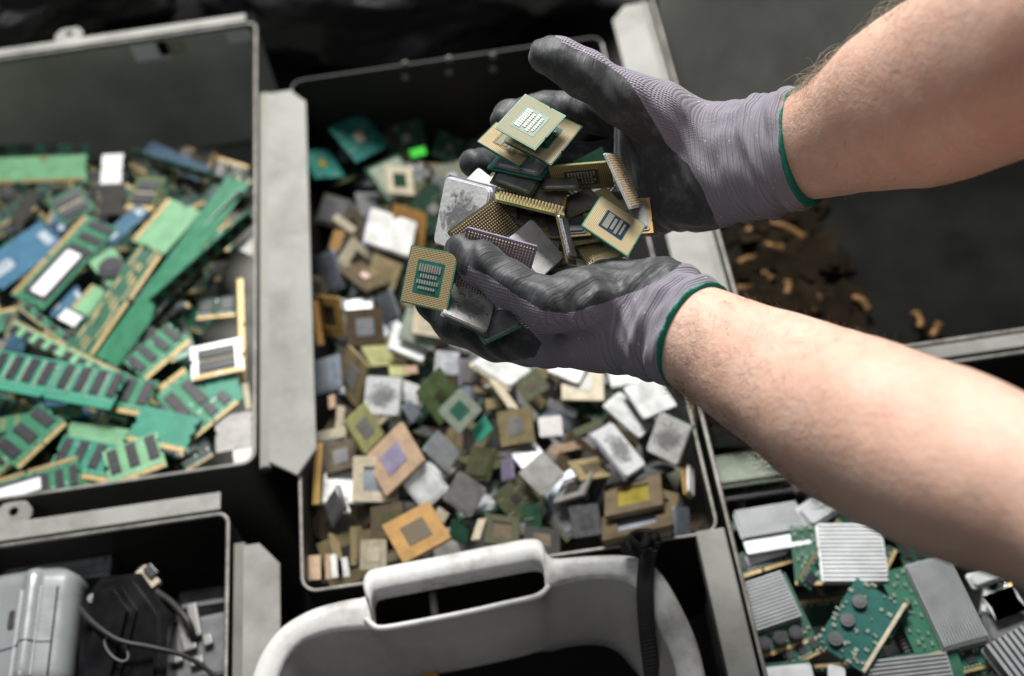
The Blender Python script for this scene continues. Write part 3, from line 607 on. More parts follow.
R_ = [
 # lay, label, kind, col, (A,B,D), dz, kw
 (0, 'navy board at the dark back of the left bin', 'plain', 'navy', ((152, 141), (212, 168), (140, 155)), (0, 0, 0), dict(contact=0)),
 (1, 'long dark teal board edge lying across the back right of the left bin', 'ram', 'pcb2', ((131, 158), (222, 186), (134, 150)), (0, 0, .01), dict(n=6)),
 (1, 'long bright green board with white sticker at the back left', 'sticker', 'pcblight', ((-60, 186), (86, 181), (-58, 160)), (0, 0, .015), {}),
 (0, 'dark green board behind the long bright green one', 'ram', 'pcb2', ((-60, 161), (88, 158), (-58, 146)), (0, 0, .01), dict(n=6)),
 (0, 'silver rod module in the dark gap at the left edge', 'plain', 'dark', ((8, 224), (22, 226), (18, 188)), (0, 0, 0), dict(contact=0)),
 (1, 'dark ribbed connector below the white paper tag', 'plain', 'dark', ((99, 216), (122, 213), (99, 186)), (0, 0, 0), dict(contact=0)),
 (2, 'white paper tag sticking up at the back of the left bin', 'plain', 'paper_label', ((100, 184), (121, 183), (95, 155)), (0, 0, .012), dict(contact=0, name='paper_tag', cat='paper tag', th=.0006)),
 (2, 'small green board with two large dark chips', 'big2', 'pcb2', ((62, 226), (96, 208), (49, 200)), (0, 0, .006), dict(contact=0)),
 (1, 'olive green card with dark chip by the blue card', 'big2', 'green', ((124, 209), (153, 211), (144, 176)), (0, 0, 0), dict(contact=1)),
 (1, 'navy card with pale corner above the big blue card', 'print', 'navy', ((20, 246), (68, 232), (20, 232)), (0, 0, 0), dict(contact=0)),
 (2, 'big blue card with white logo at the left edge', 'print', 'blue', ((2, 290), (66, 244), (-4, 252)), (0, 0, 0), dict(contact=0)),
 (2, 'blue card with white logo beside the light green plate', 'print', 'blue', ((150, 212), (112, 246), (143, 199)), (0, 0, 0), dict(contact=0)),
 (2, 'light green bare plate with torn upper edge', 'plain', 'pcblight', ((131, 240), (168, 198), (158, 262)), (0, 0, 0), {}),
 (3, 'light green card with round black holder', 'round', 'pcblight', ((88, 262), (112, 247), (101, 298)), (0, 0, 0), dict(contact=0)),
 (3, 'teal green card with long gold traces', 'bars', 'pcb2', ((92, 357), (163, 254), (69, 343)), (0, 0, 0), {}),
 (2, 'light green card with gold edge left of the gold traced card', 'plain', 'pcblight', ((70, 308), (92, 284), (85, 328)), (0, 0, 0), {}),
 (4, 'green memory board with long white sticker lying diagonally', 'label', 'pcb', ((10, 294), (85, 214), (38, 316)), (0, 0, 0), dict(n=7)),
 (4, 'long bare green board standing out highest by the bin flange', 'plain', 'pcb', ((117, 367), (250, 184), (95, 356)), (0, .03, 0), dict(contact=0)),
 (2, 'thin dark green memory board under the one with five chips', 'ram', 'pcb2', ((156, 328), (206, 274), (150, 322)), (0, 0, .012), dict(n=5)),
 (5, 'steep green memory board with five chips leaning on the flange wall', 'ram', 'pcb', ((157, 310), (256, 222), (148, 300)), (0, .015, .02), dict(n=8)),
 (5, 'long white strip edge on the steep green memory board', 'plain', 'paper_label', ((202, 234), (243, 192), (199, 231)), (.02, .035, .026), dict(contact=0, name='paper_strip', cat='paper strip', th=.0006)),
 (2, 'green memory board with four chips below the long bare green board', 'ram', 'pcb', ((146, 381), (192, 341), (116, 367)), (0, 0, 0), dict(n=4)),
 (2, 'green memory board whose two chips show left of the silver module', 'ram', 'pcb', ((184, 367), (151, 392), (214, 398)), (0, 0, 0), dict(n=2)),
 (2, 'bare teal green board below the silver module', 'plain', 'teal2', ((203, 380), (234, 368), (214, 410)), (0, 0, 0), dict(contact=0)),
 (4, 'silver white module with dark chips near the right wall', 'big2', 'tin', ((192, 381), (244, 370), (185, 349)), (0, 0, 0), dict(contact=1)),
 (3, 'green memory board with gold edge right of the bare square plate', 'ram', 'pcb', ((186, 447), (240, 402), (170, 432)), (0, 0, 0), dict(n=4)),
 (4, 'bare green square plate with gold lower edge', 'plain', 'teal2', ((125, 440), (184, 453), (136, 404)), (0, 0, 0), {}),
 (3, 'pale memory board with gold upper edge at the left', 'ram', 'pcblight', ((133, 377), (16, 320), (127, 390)), (0, 0, 0), dict(n=9)),
 (2, 'thin green memory board crossing behind the pale one', 'ram', 'pcb', ((66, 347), (17, 308), (72, 338)), (0, 0, 0), dict(n=4)),
 (4, 'green memory board whose right end shows two chips beyond the striped one', 'ram', 'pcb', ((-20, 388), (143, 417), (-12, 352)), (0, 0, 0), dict(n=9)),
 (6, 'large green memory board with seven dark chips between pale stripes', 'tall', 'teal2', ((-35, 383), (110, 410), (-28, 345)), (0, 0, 0), dict(n=9, contact=0)),
 (2, 'green card with pairs of gold traces at the left edge', 'pairs', 'pcb', ((82, 416), (-50, 443), (78, 402)), (0, 0, 0), dict(contact=0)),
 (1, 'bright bare green board behind the chips in the front left', 'plain', 'pcblight', ((62, 442), (121, 450), (72, 422)), (0, 0, 0), dict(contact=0)),
 (3, 'green memory board with four chips and notched right end', 'ram', 'teal2', ((46, 472), (110, 484), (56, 434)), (0, 0, 0), dict(n=4)),
 (3, 'green memory board slanting at the far left of the front row', 'ram', 'pcb', ((19, 470), (68, 424), (-14, 452)), (0, 0, 0), dict(n=3)),
 (4, 'green memory board with white sticker along the front wall', 'label', 'pcb', ((78, 455), (-20, 484), (84, 484)), (0, 0, 0), dict(n=7)),
 (4, 'pale green memory board with three chips by the front wall', 'ram', 'pcblight', ((111, 488), (167, 466), (108, 450)), (0, 0, 0), dict(n=3)),
 (2, 'scuffed silver shield plate near the front right corner of the left bin', 'plain', 'grey', ((216, 453), (254, 446), (212, 418)), (0, 0, 0), dict(contact=0, name='metal_plate', cat='metal plate')),
 (3, 'pale square lid in the front right corner of the left bin', 'plain', 'stained', ((234, 472), (254, 468), (230, 451)), (0, 0, 0), dict(contact=0, name='metal_plate', cat='metal plate')),
 (2, 'dull green board end left of the pale square lid', 'ram', 'pcb2', ((187, 472), (214, 456), (183, 462)), (0, 0, 0), dict(n=2)),
 (1, 'blue board patch under the diagonal sticker board', 'print', 'blue', ((52, 318), (86, 300), (46, 302)), (0, 0, 0), dict(contact=0)),
 (3, 'rounded white lid on the blue board patch', 'plain', 'paper_label', ((57, 318), (74, 327), (64, 307)), (0, 0, 0), dict(contact=0, name='plastic_piece', cat='lid')),
 (3, 'upright green board edge with gold contacts beside the right wall', 'plain', 'contact_gold', ((246, 380), (243, 278), (240, 380)), (0, 0, 0), dict(contact=0)),
 (3, 'short cream strip at the right wall beside the silver module', 'plain', 'cream', ((246, 410), (242, 384), (252, 408)), (0, 0, 0), dict(contact=0)),
 (3, 'grey metal tab by the right wall under the steep board', 'plain', 'grey', ((240, 250), (254, 236), (246, 262)), (0, 0, 0), dict(contact=0, name='metal_tab', cat='metal tab')),
 (1, 'dark board deep in the shadowed gap', 'ram', 'darkgreen', ((196, 320), (236, 316), (194, 300)), (0, 0, 0), dict(n=2)),
]
RM = []
for lay, lb, k, col, q, dz, kw in R_:
    c = ((q[1][0]+q[2][0])/2, (q[1][1]+q[2][1])/2)
    RAM(lb, k, col, q, zl(PZ(*c, -.06).y)+lay*.006, dz, **kw); RM.append((c, lb))
RKS = {}
for c, lb in RM: RKS.setdefault(short(lb), []).append(c)
RU = [(cs[0], s) for s, cs in RKS.items() if len(cs) == 1 and len(s.split()) <= 9]
usedR = set(l for _, l in RM)
fr = random.Random(4)
# copies of four boards as the loose lower layer
KIDS2 = {}
RP = []
for (cc, n, d) in (('pcb2', 8, 'dark green memory board'), ('pcb', 4, 'green memory board'), ('pcblight', 8, 'light green memory board'), ('blue', 2, 'blue card'), ('olive', 4, 'olive memory board')):
    g = RAM(d, 'ram', cc, ((100, 300), (180, 300), (100, 280)), -.09, n=n); RP.append((g, d, [o for o in bpy.data.objects if o.parent == g], g.matrix_world.copy()))
cnt = [0]*5
for layer in range(2):
    gy = .625
    while gy < 1.10:
        gx = -.62+fr.uniform(0, .03)
        while gx < -.315:
            i = (fr.choices(range(5), (5, 4, 2, 1, 2))[0] if gy < .85 else fr.choices(range(5), (8, 1, 0, 1, 3))[0]); g, d, ch, m0 = RP[i]  # darker boards toward the back wall put its shade into their colours
            if cnt[i]: c = g.copy(); COL.objects.link(c); [(lambda k: (COL.objects.link(k), setattr(k, 'parent', c)))(x.copy()) for x in ch]
            else: c = g
            cnt[i] += 1
            x = gx; y = gy+fr.uniform(-.015, .015); z = zl(y)-.016-.014*layer
            ax = Vector((fr.uniform(-1, 1), fr.uniform(-1, 1), 0)).normalized()
            c.matrix_world = Matrix.Translation((x, y, z)) @ Matrix.Rotation(math.radians(fr.uniform(0, 22)), 4, ax) @ Matrix.Rotation(fr.uniform(0, 6.28), 4, 'Z')
            u, v, _ = PROJ((x, y, z)); c['label'] = relabel(d+' partly buried', u, v, RU, usedR)
            gx += fr.uniform(.05, .075)
        gy += .045
# ------------------------------------------------------------------ heat sinks and boards in the right front bin
G4 = 'heat sink boards heaped in the right front bin'
mat('alu', (.34, .36, .37), .45, .3, var=.12, dirt=.4, dirtcol=(.2, .2, .2))
mat('alu_white', (.60, .62, .63), .42, .3, var=.1, dirt=.35, dirtcol=(.3, .31, .31), dscale=45)
MATS['alu'].node_tree; PAL['alu'] = None; PAL['alu_white'] = None
def SINK(label, q, z, col='alu', nf=14, dz=(0, 0, 0), board=None, h=.008, along='x', lip=False, bumps=0, margin=.0):
    m, lx, ly = flatpose(*q, z, dz); g = empty('heat_sink_board' if board else 'heat_sink', m, label, 'heat sink', G4)
    def add(nm, build, mt):
        bm = bmesh.new(); build(bm); return meshobj(nm, bm, M(mt), g)
    add('base_plate', lambda bm: prism(bm, rrect(lx, ly, .003), -.003, 0, .0006), col)
    if nf:
        def fins(bm):
            for i in range(nf):
                if along == 'x': y = -ly/2+ly*(i+.5)/nf; box(bm, -lx*.47, lx*.47, y-ly/nf*.28, y+ly/nf*.28, 0.0001, h)
                else: x = -lx/2+lx*(i+.5)/nf; box(bm, x-lx/nf*.28, x+lx/nf*.28, -ly*.47, ly*.47, .0001, h)
        add('cooling_fins', fins, col)
    else: add('raised_cover', lambda bm: prism(bm, rrect(lx*.9, ly*.82, .004), 0, .003, .001), col)
    if lip: add('folded_lip', lambda bm: box(bm, -lx*.49, lx*.49, -ly*.5-.016, -ly*.5-.0005, -.006, -.001, .0015), 'alu_white')
    if board:
        b0, b1, b2, b3 = board  # extra extents (left,right,bottom,top)
        add('board', lambda bm: box(bm, -lx/2-b0, lx/2+b1, -ly/2-b2, ly/2+b3, -.0052, -.0035), 'pcb2')
        add('contact_strip', lambda bm: box(bm, -lx/2-b0, lx/2+b1, -ly/2-b2-.0003, -ly/2-b2+.003, -.0055, -.0033), 'contact_gold')
        for i in range(bumps):
            x = -lx*.3+i*lx*.28; add('capacitor', lambda bm: (cyl(bm, (x, -ly/2-b2*.55, .0015), .0058, .009, 18), cyl(bm, (x, -ly/2-b2*.55, .0062), .0045, .0006, 18)), 'chip_black')
        def sm(bm):
            rr = random.Random(int(lx*1e4))
            for i in range(24):
                w = rr.uniform(.002, .004)
                if b2 > .006: x = rr.uniform(-lx/2, lx/2); y = -ly/2-rr.uniform(.004, max(.0045, b2-.003)); box(bm, x, x+w, y, y+w*.6, -.0034, -.0018)
                if b0 > .006: x = -lx/2-rr.uniform(.003, b0-.002); y = rr.uniform(-ly*.45, ly*.45); box(bm, x, x+w*.6, y, y+w, -.0034, -.0018)
        add('component_row', sm, 'greengrey')
    return g
Z4 = -.05
SINK('grey green cover plate just below the forearm by the centre bin corner', ((716, 489), (792, 478), (727, 454)), Z4+.0, 'greengrey', 0)
SINK('grey green cover plate at the far end half under the forearm', ((712, 447), (790, 440), (724, 418)), Z4-.01, 'greengrey', 0)
SINK('dark brown backed board between the two grey green cover plates', ((712, 505), (800, 492), (714, 494)), Z4-.012, 'chip_black', 0)
SINK('grey ribbed heat sink with bright folded front lip', ((742, 540), (808, 529), (733, 513)), Z4+.004, 'alu', 13, dz=(0, 0, -.01), lip=True, h=.003)
SINK('large ribbed heat sink with round black capacitors on its green board', ((747, 637), (803, 618), (736, 587)), Z4+.008, 'alu', 14, h=.006, board=(.0, .004, .020, 0), bumps=3)
SINK('bright white ribbed heat sink with torn corner', ((822, 583), (890, 583), (857, 524)), Z4+.010, 'alu_white', 14, along='x', board=(.022, 0, .0, 0), h=.003)
SINK('wide pale ribbed heat sink on a crowded green board', ((944, 652), (988, 640), (912, 563)), Z4+.014, 'alu', 15, along='y', board=(.022, .0, .0, .0), h=.005)
SINK('low ribbed heat sink at the bottom edge of the photo', ((870, 700), (958, 690), (868, 662)), Z4+.014, 'alu', 9, board=(0, .01, 0, .004), h=.006)
SINK('plain grey plate tucked under the forearm above the white ribbed sink', ((812, 530), (850, 505), (800, 505)), Z4+.002, 'alu', 0)
SINK('finned heat sink far back under the forearm near the steel lip', ((880, 455), (930, 440), (868, 430)), Z4-.006, 'alu', 12, board=(.01, 0, .006, 0), h=.006)
SINK('short finned heat sink wedged below the folded lip', ((792, 560), (830, 548), (788, 540)), Z4-.006, 'alu', 9, h=.006)
SINK('dull finned heat sink in the gap between the two big boards', ((905, 660), (935, 650), (898, 625)), Z4-.002, 'darkgrey', 9, h=.006)
RAM('dark green card lying across the gap left of the circuit board', 'ram', 'pcb2', ((790, 668), (850, 640), (784, 650)), Z4+.004, n=5, parent_group=G4)
RAM('green card showing between the folded lip sink and the ledge', 'label', 'pcb2', ((722, 585), (800, 560), (718, 560)), Z4-.004, n=5, parent_group=G4)
RAM('dark card at the bottom under the low ribbed heat sink', 'ram', 'pcb2', ((900, 690), (1000, 665), (892, 668)), Z4+.004, n=6, parent_group=G4)
SINK('coarse ribbed heat sink in the lower right corner', ((1012, 692), (1062, 664), (983, 648)), Z4+.016, 'alu', 9, along='y', h=.012)
SINK('dark grey plate above the coarse ribbed heat sink', ((990, 645), (1040, 640), (985, 615)), Z4+.004, 'darkgrey', 0)
SINK('bright bar heat sink near the right edge', ((990, 614), (1022, 602), (986, 606)), Z4+.012, 'alu_white', 0)
SINK('pale angled heat sink under the forearm at the right', ((974, 590), (1006, 578), (966, 574)), Z4+.010, 'alu_white', 0)
SINK('small white plate at the bottom edge beside the steel ledge', ((768, 700), (818, 695), (765, 667)), Z4+.012, 'alu_white', 0, board=(0, 0, 0, .004))
SINK('tiny white plate at the bottom edge left of the low ribbed heat sink', ((828, 690), (846, 692), (834, 664)), Z4+.012, 'alu_white', 0)
g = RAM('dark green circuit board with rings and a cream bar across it', 'plain', 'teal', ((815, 642), (868, 676), (846, 571)), Z4+.020, (0, 0, 0), parent_group=G4, contact=0, name='circuit_board', cat='circuit board')
def cm(bm):
    rr = random.Random(9)
    for i in range(46): x = rr.uniform(-.026, .026); y = rr.uniform(-.036, .036); w = rr.uniform(.0015, .005); box(bm, x, x+w, y, y+w*rr.uniform(.4, 1), .0002, .0014)
bm = bmesh.new(); cm(bm); meshobj('component_row', bm, M('greengrey'), g)
bm = bmesh.new(); box(bm, .018, .0215, -.036, .036, .0002, .005, .0006); meshobj('cream_bar', bm, M('cream'), g)
for i in range(3):
    bm = bmesh.new(); cyl(bm, (-.012, -.024+i*.02, .002), .006, .004, 20); cyl(bm, (-.012, -.024+i*.02, .0042), .0035, .0008, 16); meshobj('coil', bm, M('darkgrey'), g)
RAM('gold edged green board standing between circuit board and crowded board', 'ram', 'pcb2', ((889, 644), (911, 600), (880, 640)), Z4+.016, (0, 0, -.01), n=3, parent_group=G4)
RAM('dark green board with gold edge rising left of the white ribbed sink', 'ram', 'pcb2', ((797, 580), (838, 517), (812, 588)), Z4+.010, (0, 0, -.004), n=4, parent_group=G4)
u4 = set(); fr = random.Random(8)
MK4 = [((760, 460), 'grey green cover plate below the forearm'), ((770, 540), 'ribbed heat sink with folded lip'), ((770, 600), 'heat sink with black capacitors'), ((860, 560), 'white ribbed heat sink'), ((860, 620), 'dark circuit board with cream bar'), ((945, 605), 'wide pale ribbed heat sink'), ((1000, 640), 'coarse ribbed heat sink')]
cols = ['pcb2', 'darkgreen', 'pcb']
PR4 = None
for gy in (.31, .36, .41, .46, .51):
    gx = .19
    while gx < .50:
        z = -.075+fr.uniform(-.004, .004)
        if PR4 is None:
            PR4 = RAM('dark board', 'ram', 'darkgreen', ((800, 600), (860, 590), (795, 575)), z, n=4, parent_group=G4); c = PR4; ch4 = [o for o in bpy.data.objects if o.parent == PR4]
        else:
            c = PR4.copy(); COL.objects.link(c)
            for x in ch4: k = x.copy(); COL.objects.link(k); k.parent = c
        ax = Vector((fr.uniform(-1, 1), fr.uniform(-1, 1), 0)).normalized()
        c.matrix_world = Matrix.Translation((gx, gy+fr.uniform(-.01, .01), z)) @ Matrix.Rotation(math.radians(fr.uniform(0, 20)), 4, ax) @ Matrix.Rotation(fr.uniform(0, 6.28), 4, 'Z')
        u, v, _ = PROJ((gx, gy, z)); c['label'] = relabel('dark green board buried', u, v, MK4, u4)
        gx += .05
# ------------------------------------------------------------------ right back bin: a few brass scraps
G5 = 'brass scraps lying in the dark right bin'
brass = mat('brass', (.17, .09, .03), .5, .3, spec=.3, var=.2, dirt=.5, dscale=80)
bl = [((788, 232), .05, -35, 'longest brass scrap in the dark right bin, near the upper cuff'), ((748, 262), .03, 15, 'brass scrap beside the steel flange in the dark right bin'), ((787, 290), .022, 70, 'round brass scrap just above the lower forearm'),
      ((752, 228), .03, 40, 'dull brass scrap right under the upper glove cuff'), ((765, 275), .03, -60, 'dull brass scrap left of the round one'), ((744, 290), .03, 0, 'brass scrap at the foot of the flange by the forearm'), ((815, 305), .03, 60, 'dim brass scrap right of the round one'),
      ((860, 305), .032, -50, 'dim brass scrap above the forearm left of the far pair'), ((917, 322), .03, 80, 'left one of the far pair of dim brass scraps'), ((935, 332), .03, 50, 'right one of the far pair of dim brass scraps'), ((773, 248), .03, -20, 'dark brass scrap between the longest one and the flange')]
frs = random.Random(6)
for (u, v), ln, rot, lb in bl:
    p = PZ(u, v, -.182); ln *= frs.uniform(.6, 1.0)
    g = empty('brass_scrap', Matrix.Translation(p) @ Matrix.Rotation(math.radians(rot), 4, 'Z') @ Matrix.Rotation(.2, 4, 'Y'), lb, 'metal scrap', G5)
    bm = bmesh.new(); tube(bm, smoothpath([(-ln/2, 0, .002), (-ln*.1, frs.uniform(-.004, .004), .004), (ln/2, 0, .003)], 4), [frs.uniform(.0035, .0055) for _ in range(9)], 10, flat=.7); meshobj('barrel', bm, brass, g, True)
    bm = bmesh.new(); tube(bm, [(ln*.30, 0, .003), (ln*.30+.004, 0, .003)], .0058, 10, flat=.8); meshobj('collar', bm, brass, g)
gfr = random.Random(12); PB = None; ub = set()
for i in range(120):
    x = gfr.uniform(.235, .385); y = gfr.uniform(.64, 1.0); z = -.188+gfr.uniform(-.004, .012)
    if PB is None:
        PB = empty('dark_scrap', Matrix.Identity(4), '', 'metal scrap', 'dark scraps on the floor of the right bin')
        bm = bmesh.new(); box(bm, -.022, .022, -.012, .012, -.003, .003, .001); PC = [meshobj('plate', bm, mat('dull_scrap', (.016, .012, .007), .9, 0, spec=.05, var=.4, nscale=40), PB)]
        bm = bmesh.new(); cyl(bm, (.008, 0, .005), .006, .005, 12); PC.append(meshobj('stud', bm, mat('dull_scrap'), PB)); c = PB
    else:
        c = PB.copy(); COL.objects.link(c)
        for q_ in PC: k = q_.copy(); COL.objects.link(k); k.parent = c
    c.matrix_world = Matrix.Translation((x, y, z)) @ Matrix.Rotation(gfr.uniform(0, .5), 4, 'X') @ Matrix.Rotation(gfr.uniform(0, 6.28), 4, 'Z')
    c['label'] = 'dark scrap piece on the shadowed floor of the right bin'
# ------------------------------------------------------------------ bins
steel_dark = mat('steel_dark', (.022, .022, .019), .5, .2, var=.25, nscale=12, dirt=.4, dirtcol=(.02, .02, .016), dscale=9, bump=.2, bscale=120)
steel_olive = mat('steel_olive', (.13, .135, .115), .5, .1, var=.2, nscale=7, dirt=.35, dirtcol=(.045, .045, .035), dscale=14, bump=.2, bscale=100)
galv = mat('galvanised', (.28, .28, .26), .6, .05, var=.16, nscale=22, dirt=.75, dirtcol=(.13, .125, .105), dscale=16, bump=.15, bscale=160)
rimm = mat('worn_rim', (.22, .215, .195), .5, .3, var=.35, nscale=50, dirt=.95, dirtcol=(.09, .08, .065), dscale=38, bump=.4, bscale=300)
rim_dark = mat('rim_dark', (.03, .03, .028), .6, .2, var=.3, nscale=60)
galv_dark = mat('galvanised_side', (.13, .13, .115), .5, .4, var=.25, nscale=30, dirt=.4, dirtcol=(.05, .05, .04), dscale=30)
def tray(name, label, x0, x1, y0, y1, zt, zb, t=.0022, r=.012, body=steel_dark, rimh=.001, taper=.0, darkback=False):
    g = empty(name, Matrix.Translation(((x0+x1)/2, (y0+y1)/2, zb)), label, 'bin', 'steel sorting bins')
    cx, cy = (x0+x1)/2, (y0+y1)/2; inv = Matrix.Translation((-cx, -cy, -zb))
    def ring(w, h, z, rr): return [(a+cx, b+cy, z) for a, b in rrect(w, h, rr, 6)]
    def shell(bm, prof):
        rs = [[bm.verts.new(p) for p in ring(x1-x0-2*d, y1-y0-2*d, z, max(.001, r-d))] for d, z in prof]
        n = len(rs[0])
        for a, b in zip(rs, rs[1:]):
            for i in range(n): bm.faces.new((a[i], a[(i+1) % n], b[(i+1) % n], b[i]))
        return rs
    bm = bmesh.new(); rs = shell(bm, [(taper, zb), (0, zt-rimh), (t, zt-rimh), (t+taper, zb+t)])
    bm.faces.new(rs[0][::-1]); bm.faces.new(rs[-1]); bmesh.ops.recalc_face_normals(bm, faces=bm.faces[:]); bm.transform(inv)
    meshobj('tray_body', bm, body, g)
    bm = bmesh.new(); shell(bm, [(-.0004, zt-rimh-.0005), (-.0006, zt-.0005), (0, zt), (t, zt), (t+.0008, zt-.0006), (t+.0006, zt-rimh-.002)]); bmesh.ops.recalc_face_normals(bm, faces=bm.faces[:])
    for v in bm.verts: v.co.z += .0007*noise.noise(v.co*40); v.co.x += .0008*noise.noise(v.co*25+Vector((9, 0, 0)))
    bm.transform(inv); ro_ = meshobj('rim', bm, rimm, g, True)
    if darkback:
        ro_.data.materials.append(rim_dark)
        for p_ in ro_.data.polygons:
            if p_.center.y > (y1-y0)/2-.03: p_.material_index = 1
    g['inv'] = 0; del g['inv']
    return g, inv
def sub(g, inv, nm, build, m, smooth=False, bev=0):
    bm = bmesh.new(); build(bm); bm.transform(inv); return meshobj(nm, bm, m, g, smooth)
def flange(g, inv, xw, y0, y1, z, side=1, wtot=.050, ch=.02):
    """channel strip along the outside of a side wall: short slope then a flat plate with cut corners"""
    s = side
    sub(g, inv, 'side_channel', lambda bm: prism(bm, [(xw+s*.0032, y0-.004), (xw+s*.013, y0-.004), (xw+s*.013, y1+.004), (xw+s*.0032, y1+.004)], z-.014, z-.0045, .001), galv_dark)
    pts = [(xw+s*.012, y0), (xw+s*(wtot-.018), y0-ch*.9), (xw+s*wtot, y0+ch*.35), (xw+s*wtot, y1-ch*1.1), (xw+s*(wtot-.018), y1), (xw+s*.012, y1)]
    sub(g, inv, 'flange_plate', lambda bm: prism(bm, pts, z-.006, z-.003, .0007), galv)
# left bin (memory boards)
gL, iv = tray('steel_bin', 'dark steel bin full of green memory boards, at the left', -.80, -.249, .557, 1.165, 0, -.20, body=steel_olive)
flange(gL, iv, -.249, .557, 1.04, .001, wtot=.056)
def lip(g, iv, x0, x1, y, w, z, tabs, dirn=1):
    sub(g, iv, 'back_lip', lambda bm: box(bm, x0, x1, y+.0035, y+w, z-.002, z+.0005, .0008), galv)
    for tx in tabs:
        def tb(bm):
            out = [(tx-.017, y+w-.001), (tx-.017, y+w+.012), (tx-.010, y+w+.021), (tx+.010, y+w+.021), (tx+.017, y+w+.012), (tx+.017, y+w-.001)]
            hc = (tx, y+w+.011); n = 18
            hole = [(hc[0]+.0045*math.cos(2*math.pi*i/n), hc[1]+.0045*math.sin(2*math.pi*i/n)) for i in range(n)]
            # outer resampled to the same count by angle
            def edge(a):
                d = Vector((math.cos(a), math.sin(a))); best = 9
                for i in range(len(out)):
                    p = Vector(out[i])-Vector(hc); q = Vector(out[(i+1) % len(out)])-Vector(hc); e = q-p
                    den = d.x*e.y-d.y*e.x
                    if abs(den) < 1e-12: continue
                    tt = (p.x*e.y-p.y*e.x)/den; ss = (p.x*d.y-p.y*d.x)/den
                    if tt > 0 and -1e-6 <= ss <= 1+1e-6: best = min(best, tt)
                return (hc[0]+d.x*best, hc[1]+d.y*best)
            ou = [edge(2*math.pi*i/n) for i in range(n)]
            for zz in (0,):
                vo = [[bm.verts.new((*p, h)) for p in L_] for L_ in (hole, ou) for h in (z-.003, z-.0002)]
                hb, ht, ob, ot = vo
                for i in range(n):
                    j = (i+1) % n
                    bm.faces.new((ht[i], ot[i], ot[j], ht[j])); bm.faces.new((hb[j], ob[j], ob[i], hb[i])); bm.faces.new((ot[i], ob[i], ob[j], ot[j])); bm.faces.new((ht[j], hb[j], hb[i], ht[i]))
            bmesh.ops.recalc_face_normals(bm, faces=bm.faces[:])
        sub(g, iv, 'hanging_tab', tb, galv)
lip(gL, iv, -.80, -.262, 1.162, .016, .002, [-.478])
# worn paper sticker and scraped patch on its back wall
sub(gL, iv, 'lit_back_sheet', lambda bm: box(bm, -.795, -.262, 1.1605, 1.1622, -.19, -.005), mat('olive_lightened', (.42, .43, .38), .5, .1, var=.2, nscale=9, dirt=.5, dirtcol=(.15, .15, .125), dscale=7))  # added lighter sheet; the wall's brightness is put into its olive colour
yb = 1.1605-.0003
def onback(u, v):
    q = ray(u, v); return CAM+q*((yb-CAM.y)/q.y)
for nm, (u0, u1, v0, v1), mm in (('paper_remnant', (137, 160, 28, 62), M('paper_label')), ('paper_remnant', (161, 177, 27, 56), M('beige')), ('scraped_patch', (229, 249, 26, 44), M('paper_label'))):
    a = onback(u0, v1); b = onback(u1, v0)
    sub(gL, iv, nm, lambda bm: box(bm, a.x, b.x, yb-.0004, yb+.0001, min(a.z, b.z), min(max(a.z, b.z), -.007)), mm)
# centre bin
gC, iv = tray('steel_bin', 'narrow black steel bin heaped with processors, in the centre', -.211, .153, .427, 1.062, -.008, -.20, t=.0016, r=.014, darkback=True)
for u, v in ((405, 64), (405, 77), (449, 59), (449, 72), (493, 56), (493, 69)):
    q = ray(u, v); y_ = 1.062-.0032; p = CAM+q*((y_-CAM.y)/q.y)
    sub(gC, iv, 'rivet', lambda bm: cyl(bm, (p.x, y_, p.z), .004, .002, 12, 'Y'), galv)
# left front bin
gF, iv = tray('steel_bin', 'dark steel bin with discarded electronics, in the lower left corner', -.72, -.272, .10, .512, .0, -.20)
flange(gF, iv, -.272, .10, .477, .001, wtot=.044)
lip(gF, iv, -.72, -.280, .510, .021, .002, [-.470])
# right back bin
gR, iv = tray('steel_bin', 'large dark steel bin with brass scraps, at the upper right', .219, .95, .579, 1.16, 0, -.20)
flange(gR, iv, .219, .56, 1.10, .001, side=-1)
def slp(bm):
    ps = [(x, y+d, z) for x in (.224, .945) for y, z in ((.97, -.192), (1.155, .14)) for d in (0, .003)]
    v = [bm.verts.new(p) for p in ps]
    for f in ((0, 1, 3, 2), (4, 6, 7, 5), (0, 4, 5, 1), (2, 3, 7, 6), (0, 2, 6, 4), (1, 5, 7, 3)): bm.faces.new([v[i] for i in f])
    bmesh.ops.recalc_face_normals(bm, faces=bm.faces[:])
sub(gR, iv, 'sloped_back_panel', slp, mat('olive_lightened', (.42, .43, .38), .5, .1, var=.2, nscale=9, dirt=.5, dirtcol=(.10, .10, .08), dscale=7))
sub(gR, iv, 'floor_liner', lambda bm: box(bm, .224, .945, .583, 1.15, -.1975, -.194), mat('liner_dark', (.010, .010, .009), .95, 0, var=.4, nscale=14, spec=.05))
# right front bin
gS, iv = tray('steel_bin', 'dark steel bin full of heat sinks, at the lower right', .160, .75, .14, .560, -.004, -.20)
sub(gS, iv, 'side_ledge', lambda bm: box(bm, .132, .157, .12, .430, -.022, -.006, .0015), galv)
sub(gS, iv, 'back_lip', lambda bm: box(bm, .165, .75, .5625, .5770, -.006, -.001, .0010), galv)
# ------------------------------------------------------------------ electronics in the left front bin
mat('silver_plastic', (.42, .45, .46), .28, .35, var=.05); mat('black_plastic', (.006, .006, .007), .2, 0, var=.15, spec=.4, coat=.0, bump=.1, bscale=900); mat('black_rubber', (.02, .02, .02), .5, 0)
PAL['silver_plastic'] = PAL['black_plastic'] = PAL['black_rubber'] = None
def sheet(rows, close=False):
    pass
